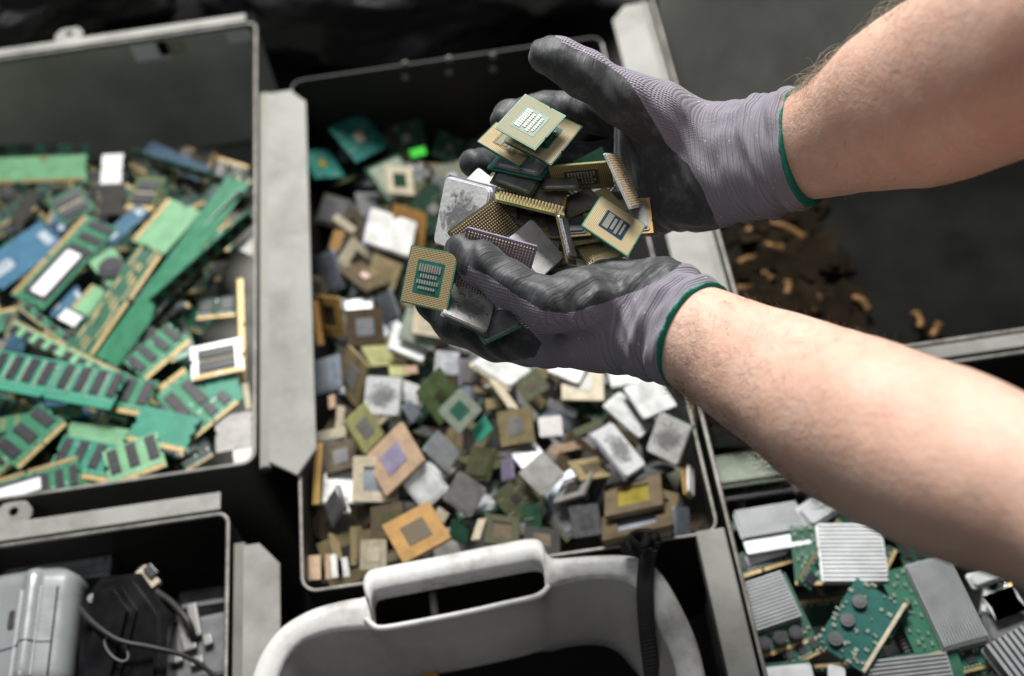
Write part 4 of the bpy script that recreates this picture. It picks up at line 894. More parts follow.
# silver device: ridged shell lofted from cross sections
m, lx, ly = flatpose((-40, 706), (68, 692), (-30, 582), -.014)
g = empty('handheld_device', m, 'rounded silver handheld device with a vertical ridge and a dark logo slot', 'device')
def shell(bm, lx, ly, prof, h, e=.12):
    ns = 14; rows = []
    for j in range(ns+1):
        t = j/ns; y = -ly/2+ly*t; f = math.sqrt(max(.004, 1-(1-min(1, min(t, 1-t)/e))**2))
        rows.append([bm.verts.new((x*lx*(1-.30*(1-f)**1.3), y, z*h*(.35+.65*f))) for x, z in prof])
    n = len(prof)
    for a, b in zip(rows, rows[1:]):
        for i in range(n-1): bm.faces.new((a[i], a[i+1], b[i+1], b[i]))
        bm.faces.new((a[n-1], a[0], b[0], b[n-1]))
    bm.faces.new(rows[0][::-1]); bm.faces.new(rows[-1]); bmesh.ops.recalc_face_normals(bm, faces=bm.faces[:])
prof = [(-.5, -1), (-.5, .1), (-.47, .35), (-.2, .52), (.0, .60), (.06, .72), (.10, .98), (.17, 1.0), (.21, .80), (.24, .70), (.40, .52), (.47, .3), (.5, 0), (.5, -1)]
bm = bmesh.new(); shell(bm, lx, ly, prof, .026); meshobj('shell', bm, M('silver_plastic'), g, True)
def sz(x):
    for (xa, za), (xb, zb_) in zip(prof, prof[1:]):
        if xb > xa and xa <= x <= xb: return (za+(zb_-za)*(x-xa)/(xb-xa))*.026
    return 0
for xx, nm in ((.36, 'seam'), (.02, 'groove'), (.225, 'groove')):
    bm = bmesh.new(); tube(bm, [(xx*lx, -ly*.4+ly*.7*i/8, sz(xx)+.0003) for i in range(9)], .0008, 5); meshobj(nm, bm, M('black_rubber') if nm == 'seam' else M('alu_white'), g)
bm = bmesh.new()
for (a, b, w, h) in ((-.045, .13, .0042, .004), (-.047, .075, .0055, .014), (-.041, .02, .0052, .006)): box(bm, a*lx-w/2, a*lx+w/2, b*ly-h/2, b*ly+h/2, sz(a)-.002, sz(a)+.0007, .0003)
meshobj('logo_slot', bm, M('black_rubber'), g)
bm = bmesh.new(); tube(bm, [(x*lx, (-.19+.05*min(1, (x+.46)*1.6))*ly, sz(x)+.0002) for x in [-.46+.82*k/40 for k in range(41)]], .0006, 5); meshobj('seam', bm, M('black_rubber'), g)
# black power adapter
m, lx, ly = flatpose((78, 700), (168, 684), (86, 584), -.012)
g = empty('power_adapter', m, 'glossy black faceted adapter with a screw hole and an oval recess', 'adapter')
bm = bmesh.new(); prism(bm, [(-lx*.5, -ly*.6), (lx*.5, -ly*.6), (lx*.5, ly*.12), (lx*.18, ly*.5), (-lx*.28, ly*.52), (-lx*.5, ly*.35)], -.03, .012, .009); meshobj('housing', bm, M('black_plastic'), g)
bm = bmesh.new(); prism(bm, [(-lx*.40, -ly*.55), (lx*.0, -ly*.55), (lx*.2, ly*.12), (-lx*.02, ly*.38), (-lx*.30, ly*.38)], .012, .022, .006); meshobj('raised_facet', bm, M('black_plastic'), g)
bm = bmesh.new(); cyl(bm, (-lx*.33, ly*.30, .0125), .0042, .002, 18); cyl(bm, (-lx*.33, ly*.30, .0132), .0024, .002, 6); meshobj('screw', bm, M('grey'), g)
def ring(bm):
    c = (lx*.02, -ly*.22, .0226); tube(bm, [Vector(c)+Matrix.Rotation(math.radians(-52), 3, 'Z') @ Vector((.0145*math.cos(a), .0062*math.sin(a), 0)) for a in [2*math.pi*i/24 for i in range(25)]], .0011, 6)
bm = bmesh.new(); ring(bm); meshobj('oval_recess_rim', bm, M('darkgrey'), g)
# cables and plug
def cable(name, label, pts, r_, parts=(), m_=None, cat='cable'):
    g = empty(name, Matrix.Translation(Vector(pts[0])), label, cat)
    iv = Matrix.Translation(-Vector(pts[0]))
    bm = bmesh.new(); tube(bm, smoothpath(pts), r_, 10); bm.transform(iv); meshobj('cord', bm, m_ or M('black_rubber'), g, True)
    for nm, bd, mm in parts:
        bm = bmesh.new(); bd(bm); bm.transform(iv); meshobj(nm, bm, mm, g)
    return g
cable('cable', 'thin dark cable curving in front of the black adapter', [PZ(u, v, z) for u, v, z in ((80, 608, .005), (92, 622, .012), (118, 640, .016), (150, 647, .010), (182, 655, .0), (205, 668, -.01), (230, 690, -.02))], .0022)
c1 = PZ(150, 580, -.03)
def plug(bm):
    t = bmesh.new(); box(t, -.006, .006, -.012, .012, 0, .007, .0015); t.transform(Matrix.Translation(c1) @ Matrix.Rotation(math.radians(38), 4, 'Z')); me = bpy.data.meshes.new('t'); t.to_mesh(me); t.free(); bm.from_mesh(me)
def plug2(bm):
    t = bmesh.new(); box(t, .001, .0095, -.005, .008, .003, .010, .001); t.transform(Matrix.Translation(c1) @ Matrix.Rotation(math.radians(38), 4, 'Z')); me = bpy.data.meshes.new('t'); t.to_mesh(me); t.free(); bm.from_mesh(me)
cable('plug_cable', 'black cord with a cream plug at the back of the left front bin', [PZ(u, v, z) for u, v, z in ((140, 568, -.03), (155, 590, -.03), (172, 603, -.025), (188, 622, -.02), (194, 640, -.03))], .0032, [('plug', plug, M('cream')), ('plug_face', plug2, M('chip_black'))])
# connector lead with metal ends
m, lx, ly = flatpose((150, 690), (235, 672), (170, 622), -.035)
g = empty('drive_unit', m, 'dark grey unit with silver clips lying beside the black adapter', 'device')
bm = bmesh.new(); box(bm, -lx/2, lx/2, -ly/2, ly/2, -.03, 0, .004); meshobj('housing', bm, M('darkgrey'), g)
for (x, y, w, h) in ((-.05, .38, .006, .03), (.10, .40, .009, .032), (.0, .05, .012, .012), (.22, .02, .008, .01), (-.2, -.1, .014, .01), (.05, -.25, .012, .008)):
    bm = bmesh.new(); box(bm, x*lx-w/2, x*lx+w/2, y*ly-h/2, y*ly+h/2, .0002, .006, .0015); bm.transform(Matrix.Rotation(.12, 4, 'Z')); meshobj('metal_clip', bm, M('grey'), g)
m, lx, ly = flatpose((175, 640), (240, 630), (180, 590), -.06)
g = empty('dark_box', m, 'dark box deep behind the silver clips in the left front bin', 'box')
bm = bmesh.new(); box(bm, -lx/2, lx/2, -ly/2, ly/2, -.03, 0, .003); meshobj('housing', bm, M('black_plastic'), g)
bm = bmesh.new(); box(bm, -lx*.4, lx*.4, ly*.1, ly*.18, 0.0002, .0015); meshobj('raised_line', bm, M('darkgrey'), g)
m, lx, ly = flatpose((0, 590), (110, 575), (0, 560), -.05)
g = empty('dark_bar', m, 'dull dark bar lying across the back behind the silver device', 'metal bar')
bm = bmesh.new(); box(bm, -lx/2, lx/2, -ly/2, ly/2, -.02, 0, .002); meshobj('bar', bm, M('darkgrey'), g)
bm = bmesh.new(); box(bm, -lx*.45, lx*.45, -ly*.1, ly*.1, 0.0002, .003, .001); meshobj('ridge', bm, M('darkgrey'), g)
# ------------------------------------------------------------------ white basket
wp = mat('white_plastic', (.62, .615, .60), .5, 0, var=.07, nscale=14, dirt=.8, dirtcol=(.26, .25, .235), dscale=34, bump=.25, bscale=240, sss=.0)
ZB = .035
outer = [(238, 720), (250, 676), (262, 648), (282, 624), (312, 607), (345, 598), (364, 594), (362, 582), (366, 571), (378, 566), (430, 556), (505, 541), (530, 537), (541, 540), (546, 550), (554, 556), (585, 554), (622, 553), (646, 559), (664, 575), (682, 606), (697, 640), (706, 676), (712, 716)]
inner = [(262, 720), (278, 676), (288, 655), (304, 640), (330, 631), (355, 628), (372, 627), (373, 626), (376, 626), (384, 626), (430, 617), (505, 602), (530, 596), (541, 594), (547, 589), (556, 584), (585, 578), (612, 577), (630, 582), (644, 596), (657, 622), (670, 650), (677, 676), (681, 716)]
hole = [(370, 600), (372, 594), (380, 590), (430, 580), (500, 567), (532, 561), (540, 562), (543, 568), (545, 588), (541, 594), (500, 603), (430, 618), (384, 627), (376, 625), (372, 617)]
gB = empty('plastic_basket', Matrix.Translation(PZ(470, 676, -.2)), 'empty scuffed white plastic basket with a cut out handle', 'basket')
ivB = Matrix.Translation(-PZ(470, 676, -.2))
def addB(nm, bm, m_, sm=True):
    bmesh.ops.recalc_face_normals(bm, faces=bm.faces[:]); bm.transform(ivB); return meshobj(nm, bm, m_, gB, sm)
def closed(pts2, zt):
    """the near side (outside the frame) is the far side mirrored, so the rim closes"""
    w = [PZ(u, v, zt) for u, v in pts2]; ym = min(w[0].y, w[-1].y)
    return w, ym
def dens(w, k=3): return smoothpath(w, k)
wo, _ = closed(outer, ZB); wi, _ = closed(inner, ZB-.004)
wo = dens(wo, 4); wi = dens(wi, 4)
ymid = .34
def mirror(w):
    # straight sides down to the near end, then a rounded near side
    l, r = w[0], w[-1]
    yn = .02; z = l.z
    return w+[Vector((r.x, (r.y+yn)/2, z)), Vector((r.x-.004, yn+.03, z)), Vector((r.x-.03, yn, z)), Vector(((l.x+r.x)/2, yn-.006, z)), Vector((l.x+.03, yn, z)), Vector((l.x+.004, yn+.03, z)), Vector((l.x, (l.y+yn)/2, z))]
wo = mirror(wo); wi = mirror(wi)
cen = Vector((sum(p.x for p in wo)/len(wo), .2, 0))
# handle region: bridge indices are where the outer runs round the handle
def inwards(p, d):
    v = Vector((cen.x-p.x, cen.y-p.y, 0)).normalized(); return p+v*d
bm = bmesh.new(); n = len(wo)
HOLE0, HOLE1 = 7*4, 13*4+2
hl = [PZ(u, v, ZB) for u, v in hole]
def lerp(a, b, t): return a+(b-a)*t
rings = []
for i in range(n):
    o = wo[i]; q = wi[i]
    if HOLE0 <= i <= HOLE1:
        t = (i-HOLE0)/(HOLE1-HOLE0)
        # bar inner edge follows the top side of the hole
        k = [PZ(371, 600, ZB), PZ(373, 592, ZB), PZ(381, 589.5, ZB), PZ(430, 580, ZB), PZ(500, 567, ZB), PZ(533, 561, ZB), PZ(541, 563, ZB), PZ(544, 572, ZB)]
        tt = t*(len(k)-1); j = min(int(tt), len(k)-2); e = lerp(k[j], k[j+1], tt-j)
        rings.append([o+Vector((0, 0, -.022)), o+Vector((0, 0, -.004)), lerp(o, e, .18), lerp(o, e, .5)+Vector((0, 0, .001)), lerp(o, e, .88), e+Vector((0, 0, -.004)), e+Vector((0, 0, -.020))])
    else:
        rings.append([o+Vector((0, 0, -.022)), o+Vector((0, 0, -.005)), lerp(o, q, .15)+Vector((0, 0, -.0005)), lerp(o, q, .45)+Vector((0, 0, .001)), lerp(o, q, .85)+Vector((0, 0, .0)), q+Vector((0, 0, -.002)), q+Vector((0, 0, -.014))])
vr = [[bm.verts.new(p) for p in r_] for r_ in rings]
for i in range(n):
    a, b = vr[i], vr[(i+1) % n]
    for j in range(len(a)-1): bm.faces.new((a[j], a[j+1], b[j+1], b[j]))
bmesh.ops.remove_doubles(bm, verts=bm.verts[:], dist=.0002)
addB('rim', bm, wp)
# lower lip of the hand hole
bm = bmesh.new(); lipw = dens([PZ(u, v, ZB-.003) for u, v in ((366, 619), (371, 624), (378, 628), (392, 627), (430, 620), (470, 612), (505, 604), (532, 598), (543, 593), (549, 586))], 4)
tube(bm, lipw, .0026, 10); addB('hole_lip', bm, wp)
# inner wall
bm = bmesh.new()
def inw(i, f, z):
    p = wi[i]
    if HOLE0-2 <= i <= HOLE1+2:
        ks = [PZ(u, v, ZB-.006) for u, v in ((369, 622), (376, 629), (430, 621), (505, 605), (541, 596), (548, 588))]
        t = min(1, max(0, (i-HOLE0+2)/(HOLE1-HOLE0+4)))*(len(ks)-1); j = min(int(t), len(ks)-2); p = lerp(ks[j], ks[j+1], t-j)
    c2 = Vector((cen.x, .19, z)); q = Vector((p.x, p.y, z)); return q+(c2-q)*f
lv = [(0, ZB-.008), (.012, ZB-.016), (.03, ZB-.03), (.10, -.03), (.16, -.08), (.22, -.13), (.30, -.16), (.6, -.17)]
rp = [[inw(i, f, z) for i in range(n)] for f, z in lv]
for kk in range(1, len(rp)):
    for it in range(8*kk):
        q_ = rp[kk]; rp[kk] = [(q_[i-1]+q_[i]*2+q_[(i+1) % n])/4 for i in range(n)]
rr_ = [[bm.verts.new(p) for p in ring_] for ring_ in rp]
for a, b in zip(rr_, rr_[1:]):
    for i in range(n): bm.faces.new((a[i], a[(i+1) % n], b[(i+1) % n], b[i]))
bm.faces.new(rr_[-1]); addB('wall', bm, mat('white_plastic_shaded', (.40, .39, .375), .5, 0, var=.12, nscale=10, dirt=.5, dirtcol=(.16, .158, .152), dscale=9, bump=.2, bscale=200))  # darker copy of the white plastic, the wall's shade put into its colour
o = tag(meshobj('yellow_cap', cyl(bmesh.new(), PZ(430, 680, -.037), .008, .006, 20), M('orange')), 'small yellow cap on the black rubber mat inside the white basket', 'cap')
# grey bolt showing through the hand hole
o = tag(meshobj('steel_pin', tube(bmesh.new(), [PZ(431, 582, -.05), PZ(436, 622, -.05)], .0035, 12), galv, None, True), 'grey steel pin seen through the basket handle opening', 'pin')
# strap
web = mat('webbing', (.018, .018, .019), .6, 0, var=.2, nscale=400, fn=ribs(160, 'Y', .5))
gS2 = empty('strap', Matrix.Translation(PZ(640, 560, ZB+.005)), 'black webbing strap knotted over the right of the basket rim', 'strap'); ivS = Matrix.Translation(-PZ(640, 560, ZB+.005))
def ribbon(bm, pts, w, th=.0012):
    pts = smoothpath(pts, 5); prev = None
    for i, p in enumerate(pts):
        d = (pts[min(i+1, len(pts)-1)]-pts[max(0, i-1)]).normalized(); s = d.cross((CAM-p).normalized()).normalized(); nn_ = s.cross(d)
        r_ = [bm.verts.new(p+s*a*w/2+nn_*b*th) for a, b in ((-1, 0), (-.8, 1), (.8, 1), (1, 0), (0, -1))]
        if prev:
            for j in range(5): bm.faces.new((prev[j], prev[(j+1) % 5], r_[(j+1) % 5], r_[j]))
        else: bm.faces.new(r_)
        prev = r_
    bm.faces.new(prev[::-1]); bmesh.ops.recalc_face_normals(bm, faces=bm.faces[:])
bm = bmesh.new(); ribbon(bm, [PZ(650, 548, ZB+.02), PZ(647, 562, ZB+.012), PZ(645, 590, ZB+.006), PZ(647, 630, .03), PZ(651, 665, .0), PZ(655, 700, -.03)], .0135); bm.transform(ivS); meshobj('webbing', bm, web, gS2, True)
def knot(bm):
    c = PZ(640, 545, ZB+.015)
    for k in range(6):
        a0 = k*.9; rr2 = .0105-.0009*k; ax = Matrix.Rotation(.5*math.sin(k*2.1), 3, 'X') @ Matrix.Rotation(.6*math.cos(k*1.3), 3, 'Y')
        tube(bm, [c+ax @ Vector((rr2*1.15*math.cos(a), rr2*.8*math.sin(a), .003*math.sin(2*a+a0)))+Vector((-.002*k+.004, .0008*k, -.002*k+.004)) for a in [2*math.pi*i/18 for i in range(19)]], .0040, 8, flat=.45)
bm = bmesh.new(); knot(bm); bm.transform(ivS); meshobj('knot', bm, web, gS2, True)
# ------------------------------------------------------------------ surroundings
tb = mat('table_black', (.012, .012, .012), .6, 0, var=.3, nscale=8)
o = tag(meshobj('table', box(bmesh.new(), -1.2, 1.4, -.1, 1.5, -.26, -.203), tb), 'black work table under the steel bins', 'table')
o = tag(meshobj('floor', box(bmesh.new(), -4, 4, -3, 6, -1.05, -1.0), mat('floor_concrete', (.05, .05, .048), .6, 0, var=.2, nscale=3)), kind='structure')
# crumpled dark bag behind the bins
def bag(name, label, c, sx, sy, sz, m_, seed):
    bm = bmesh.new(); bmesh.ops.create_icosphere(bm, subdivisions=5, radius=1)
    for v in bm.verts:
        p = v.co.copy(); q = p*2.1+Vector((seed, 0, 0)); f = 1+.22*noise.noise(q)+.16*abs(noise.noise(q*2.3))+.07*abs(noise.noise(q*6))
        v.co = Vector((p.x*sx*f, p.y*sy*f, p.z*sz*f))+Vector(c)
    return tag(meshobj(name, bm, m_, None, True), label, 'bag')
blk = mat('bag_black', (.014, .014, .015), .3, 0, var=.2, coat=.2)
gry = mat('bag_grey', (.10, .10, .095), .3, 0, var=.15, coat=.3)
tag(meshobj('basket_shade', prism(bmesh.new(), [tuple(PZ(u, v, -.040))[:2] for u, v in ((300, 720), (660, 720), (648, 668), (628, 648), (600, 640), (540, 640), (450, 655), (380, 668), (330, 684))], -.16, -.040, .010), mat('shade_black', (.008, .008, .008), .9, 0, spec=.05)), 'black rubber mat filling the bottom of the white basket', 'mat')  # invented black block that gives the basket its dark, shaded inside
bag('plastic_bag', 'crumpled black plastic bag behind the centre bin', (-.08, 1.34, -.10), .28, .14, .10, blk, 3)
bag('plastic_bag', 'crumpled grey plastic bag behind the upper thumb', (.12, 1.235, -.03), .11, .06, .06, gry, 8)
bag('plastic_bag', 'crumpled black plastic bag behind the left bin', (-.7, 1.45, -.10), .30, .13, .10, blk, 15)
# ------------------------------------------------------------------ light
w = bpy.data.worlds.new('World'); SC.world = w; w.use_nodes = True
w.node_tree.nodes['Background'].inputs[0].default_value = (.92, .97, 1.0, 1); w.node_tree.nodes['Background'].inputs[1].default_value = .035
def area(name, loc, tgt, sx, sy, en, col=(1, 1, 1)):
    l = bpy.data.lights.new(name, 'AREA'); l.shape = 'RECTANGLE'; l.size = sx; l.size_y = sy; l.energy = en; l.color = col
    o = bpy.data.objects.new(name, l); COL.objects.link(o); o.location = loc
    d = Vector(tgt)-Vector(loc); o.rotation_euler = d.to_track_quat('-Z', 'Y').to_euler(); return o
area('window_light', (.0, 2.35, 2.2), (0, .6, 0), 1.3, .85, 155, (1, .985, .95))
area('fill_light', (-.5, -.35, 2.9), (0, .8, 0), 1.6, 1.0, 14, (.95, .98, 1))  # added unseen fill lamp that brightens the bins' back walls
SC.view_settings.view_transform = 'Standard'; SC.view_settings.look = 'None'; SC.view_settings.exposure = 0; SC.view_settings.gamma = 1
SC.cycles.use_denoising = True; SC.cycles.max_bounces = 6
# ------------------------------------------------------------------ gloved hands and forearms (implicit surface -> mesh)
def c2w(u, v, d): return np.array(P(u, v, d))
FWn, CRn, CUn, CAMn = (np.array(x) for x in (FW, CR, CU, CAM))
def projn(p):
    q = p-CAMn; d = q@FWn
    return 512+F*(q@CRn)/d, 338-F*(q@CUn)/d, d
def capsule(p, a, b, ra, rb):
    ab = b-a; t = np.clip(((p-a)@ab)/(ab@ab), 0, 1)
    return np.linalg.norm(p-(a+t[:, None]*ab), axis=1)-(ra+(rb-ra)*t)
def smin(a, b, k):
    h = np.clip(.5+.5*(b-a)/k, 0, 1); return b+(a-b)*h-k*h*(1-h)
def chain(p, pts, k=.005):
    """pts: (u, v, depth, radius in px)"""
    out = None
    for q0, q1 in zip(pts, pts[1:]):
        d = capsule(p, c2w(*q0[:3]), c2w(*q1[:3]), q0[3]*q0[2]/F, q1[3]*q1[2]/F)
        out = d if out is None else smin(out, d, k)
    return out
def surface_net(fn, lo, hi, h):
    lo = np.array(lo); n = np.ceil((np.array(hi)-lo)/h).astype(int)+1
    ax = [lo[i]+h*np.arange(n[i]) for i in range(3)]
    # coarse pass: only blocks near the surface are evaluated at full resolution
    B = 8; nb = -(-n//B); cg = np.stack(np.meshgrid(*[lo[i]+h*(B*np.arange(nb[i])+(B-1)/2) for i in range(3)], indexing='ij'), -1).reshape(-1, 3)
    cv = np.concatenate([fn(cg[i:i+400000]) for i in range(0, len(cg), 400000)]).reshape(nb)
    vol = np.repeat(np.repeat(np.repeat(cv, B, 0), B, 1), B, 2)[:n[0], :n[1], :n[2]].copy()
    nr = np.abs(cv) < h*B*1.1+.004
    nm = np.repeat(np.repeat(np.repeat(nr, B, 0), B, 1), B, 2)[:n[0], :n[1], :n[2]]
    ii = np.argwhere(nm)
    for i in range(0, len(ii), 400000):
        q = ii[i:i+400000]; vol[tuple(q.T)] = fn(lo+h*q)
    vol = vol.reshape(n); ins = vol < 0
    cs = [ins[i:n[0]-1+i, j:n[1]-1+j, k:n[2]-1+k] for i in (0, 1) for j in (0, 1) for k in (0, 1)]
    s = sum(c.astype(int) for c in cs); act = (s > 0) & (s < 8)
    idx = -np.ones(act.shape, int); cells = np.argwhere(act); idx[act] = np.arange(len(cells))
    acc = np.zeros((len(cells), 3)); cnt = np.zeros(len(cells)); co = [(i, j, k) for i in (0, 1) for j in (0, 1) for k in (0, 1)]
    for a in range(8):
        for b in range(a+1, 8):
            A, B = np.array(co[a]), np.array(co[b])
            if np.abs(A-B).sum() != 1: continue
            va = vol[tuple((cells+A).T)]; vb = vol[tuple((cells+B).T)]; m = (va < 0) != (vb < 0)
            t = np.where(m, va/np.where(m, va-vb, 1), 0)
            acc += np.where(m[:, None], A+(B-A)*t[:, None], 0); cnt += m
    verts = lo+h*(cells+acc/cnt[:, None])
    faces = []
    for axn in range(3):
        d = np.zeros(3, int); d[axn] = 1; o1, o2 = [i for i in range(3) if i != axn]
        sl0 = [slice(None)]*3; sl1 = [slice(None)]*3; sl0[axn] = slice(0, -1); sl1[axn] = slice(1, None)
        ch = ins[tuple(sl0)] != ins[tuple(sl1)]; e = np.argwhere(ch)
        e = e[(e[:, o1] > 0) & (e[:, o2] > 0) & (e[:, o1] < n[o1]-1) & (e[:, o2] < n[o2]-1)]
        u1 = np.zeros(3, int); u1[o1] = 1; u2 = np.zeros(3, int); u2[o2] = 1
        q = np.stack([idx[tuple((e-x).T)] for x in (0*u1, u1, u1+u2, u2)], 1)
        fl = ins[tuple(e.T)]
        if axn == 1: fl = ~fl
        q = np.where(fl[:, None], q, q[:, ::-1]); faces.append(q)
    return verts, np.concatenate(faces)
def to_mesh(name, verts, faces, attrs, m, parent):
    me = bpy.data.meshes.new(name); me.from_pydata(verts.tolist(), [], faces.tolist()); me.update()
    for k, a in attrs.items():
        if a.ndim == 1: at = me.attributes.new(k, 'FLOAT', 'POINT'); at.data.foreach_set('value', a.astype(np.float32))
        else: at = me.attributes.new(k, 'FLOAT_VECTOR', 'POINT'); at.data.foreach_set('vector', a.astype(np.float32).ravel())
    bm = bmesh.new(); bm.from_mesh(me); bmesh.ops.recalc_face_normals(bm, faces=bm.faces[:]); bm.to_mesh(me); bm.free()
    return meshobj(name, me, m, parent, True)
def polysd(u, v, poly):
    """signed distance to polygon, positive inside (px)"""
    P_ = np.array(poly, float); n = len(P_); d = np.full(u.shape, 1e9); ins = np.zeros(u.shape, bool)
    for i in range(n):
        a = P_[i]; b = P_[(i+1) % n]; e = b-a; t = np.clip(((u-a[0])*e[0]+(v-a[1])*e[1])/(e@e), 0, 1)
        d = np.minimum(d, np.hypot(u-a[0]-t*e[0], v-a[1]-t*e[1]))
        c = ((a[1] > v) != (b[1] > v)) & (u < (b[0]-a[0])*(v-a[1])/(b[1]-a[1]+1e-12)+a[0]); ins ^= c
    return np.where(ins, d, -d)
# glove material: rubber coated palm, knitted back and cuff
def glove_mat():
    m = bpy.data.materials.new('work_glove'); m.use_nodes = True; nt = m.node_tree; N = nt.nodes; L = nt.links; b = N['Principled BSDF']
    def nn(t, **k):
        n = N.new(t)
        for a, v in k.items(): setattr(n, a, v)
        return n
    at = nn('ShaderNodeAttribute', attribute_name='coat'); kn = nn('ShaderNodeAttribute', attribute_name='knit'); tc = nn('ShaderNodeTexCoord')
    nz = nn('ShaderNodeTexNoise'); nz.inputs['Scale'].default_value = 230; nz.inputs['Detail'].default_value = 5; L.new(tc.outputs['Object'], nz.inputs['Vector'])
    ad = nn('ShaderNodeMath', operation='MULTIPLY_ADD'); L.new(nz.outputs[0], ad.inputs[0]); ad.inputs[1].default_value = 3.0; L.new(at.outputs['Fac'], ad.inputs[2])
    st = nn('ShaderNodeMapRange'); st.inputs[1].default_value = 1.1; st.inputs[2].default_value = 2.1; L.new(ad.outputs[0], st.inputs[0])
    # knit: two crossing thread waves in the cuff's own coordinates (x along the arm, y round it, metres)
    w1 = nn('ShaderNodeTexWave', bands_direction='X'); w1.inputs['Scale'].default_value = 1; w1.inputs['Distortion'].default_value = 1.2; w1.inputs['Detail Scale'].default_value = .3
    w2 = nn('ShaderNodeTexWave', bands_direction='Y'); w2.inputs['Scale'].default_value = 1; w2.inputs['Distortion'].default_value = .5
    s1 = nn('ShaderNodeVectorMath', operation='SCALE'); s1.inputs['Scale'].default_value = 240; L.new(kn.outputs['Vector'], s1.inputs[0]); L.new(s1.outputs[0], w1.inputs['Vector'])
    s2 = nn('ShaderNodeVectorMath', operation='SCALE'); s2.inputs['Scale'].default_value = 420; L.new(kn.outputs['Vector'], s2.inputs[0]); L.new(s2.outputs[0], w2.inputs['Vector'])
    mm = nn('ShaderNodeMath', operation='MULTIPLY'); L.new(w1.outputs['Fac'], mm.inputs[0]); L.new(w2.outputs['Fac'], mm.inputs[1])
    w3 = nn('ShaderNodeTexWave', bands_direction='X'); w3.inputs['Scale'].default_value = 1; w3.inputs['Distortion'].default_value = 2.0; w3.inputs['Detail Scale'].default_value = .4
    s3 = nn('ShaderNodeVectorMath', operation='SCALE'); s3.inputs['Scale'].default_value = 120; L.new(kn.outputs['Vector'], s3.inputs[0]); L.new(s3.outputs[0], w3.inputs['Vector'])
    sx_ = nn('ShaderNodeSeparateXYZ'); L.new(kn.outputs['Vector'], sx_.inputs[0])
    cm_ = nn('ShaderNodeMapRange'); cm_.inputs[1].default_value = -.085; cm_.inputs[2].default_value = -.055; cm_.inputs[4].default_value = .35; L.new(sx_.outputs[0], cm_.inputs[0])
    rb3 = nn('ShaderNodeMath', operation='MULTIPLY'); L.new(w3.outputs['Fac'], rb3.inputs[0]); L.new(cm_.outputs[0], rb3.inputs[1])
    m3 = nn('ShaderNodeMath', operation='ADD'); L.new(mm.outputs[0], m3.inputs[0]); L.new(rb3.outputs[0], m3.inputs[1])
    fu = nn('ShaderNodeTexNoise'); fu.inputs['Scale'].default_value = 900; fu.inputs['Detail'].default_value = 3; L.new(tc.outputs['Object'], fu.inputs['Vector'])
    kh = nn('ShaderNodeMath', operation='MULTIPLY_ADD'); L.new(fu.outputs[0], kh.inputs[0]); kh.inputs[1].default_value = .6; L.new(m3.outputs[0], kh.inputs[2])
    big = nn('ShaderNodeTexNoise'); big.inputs['Scale'].default_value = 35; big.inputs['Detail'].default_value = 4; L.new(tc.outputs['Object'], big.inputs['Vector'])
    c1 = nn('ShaderNodeMix', data_type='RGBA'); L.new(kh.outputs[0], c1.inputs[0]); c1.inputs[6].default_value = (.20, .18, .225, 1); c1.inputs[7].default_value = (.35, .325, .385, 1)
    # lint specks
    vo = nn('ShaderNodeTexVoronoi'); vo.inputs['Scale'].default_value = 150; L.new(tc.outputs['Object'], vo.inputs['Vector'])
    lt = nn('ShaderNodeMath', operation='LESS_THAN'); lt.inputs[1].default_value = .12; L.new(vo.outputs['Distance'], lt.inputs[0])
    gt = nn('ShaderNodeMath', operation='GREATER_THAN'); gt.inputs[1].default_value = .50; L.new(big.outputs[0], gt.inputs[0])
    lm = nn('ShaderNodeMath', operation='MULTIPLY'); L.new(lt.outputs[0], lm.inputs[0]); L.new(gt.outputs[0], lm.inputs[1])
    lm2 = nn('ShaderNodeMath', operation='MULTIPLY'); L.new(lm.outputs[0], lm2.inputs[0]); lm2.inputs[1].default_value = .75
    c2 = nn('ShaderNodeMix', data_type='RGBA'); L.new(lm2.outputs[0], c2.inputs[0]); L.new(c1.outputs[2], c2.inputs[6]); c2.inputs[7].default_value = (.6, .6, .62, 1)
    # rubber colour with worn grey
    wn = nn('ShaderNodeTexNoise'); wn.inputs['Scale'].default_value = 110; wn.inputs['Detail'].default_value = 7; wn.inputs['Roughness'].default_value = .7; L.new(tc.outputs['Object'], wn.inputs['Vector'])
    rb = nn('ShaderNodeMapRange'); rb.inputs[1].default_value = .50; rb.inputs[2].default_value = .74; L.new(wn.outputs[0], rb.inputs[0])
    c3 = nn('ShaderNodeMix', data_type='RGBA'); L.new(rb.outputs[0], c3.inputs[0]); c3.inputs[6].default_value = (.036, .038, .042, 1); c3.inputs[7].default_value = (.12, .123, .13, 1)
    c4 = nn('ShaderNodeMix', data_type='RGBA'); L.new(st.outputs[0], c4.inputs[0]); L.new(c2.outputs[2], c4.inputs[6]); L.new(c3.outputs[2], c4.inputs[7]); L.new(c4.outputs[2], b.inputs['Base Color'])
    ro = nn('ShaderNodeMapRange'); ro.inputs[3].default_value = .85; ro.inputs[4].default_value = .56; L.new(st.outputs[0], ro.inputs[0]); L.new(ro.outputs[0], b.inputs['Roughness'])
    b.inputs['Sheen Weight'].default_value = .15; b.inputs['Sheen Roughness'].default_value = .5
    # bump: threads on the knit, fine stretched wrinkles on the rubber
    wr = nn('ShaderNodeTexNoise'); wr.inputs['Scale'].default_value = 1; wr.inputs['Detail'].default_value = 5; wr.inputs['Distortion'].default_value = .8
    sv = nn('ShaderNodeVectorMath', operation='MULTIPLY'); sv.inputs[1].default_value = (420, 60, 120); L.new(kn.outputs['Vector'], sv.inputs[0]); L.new(sv.outputs[0], wr.inputs['Vector'])
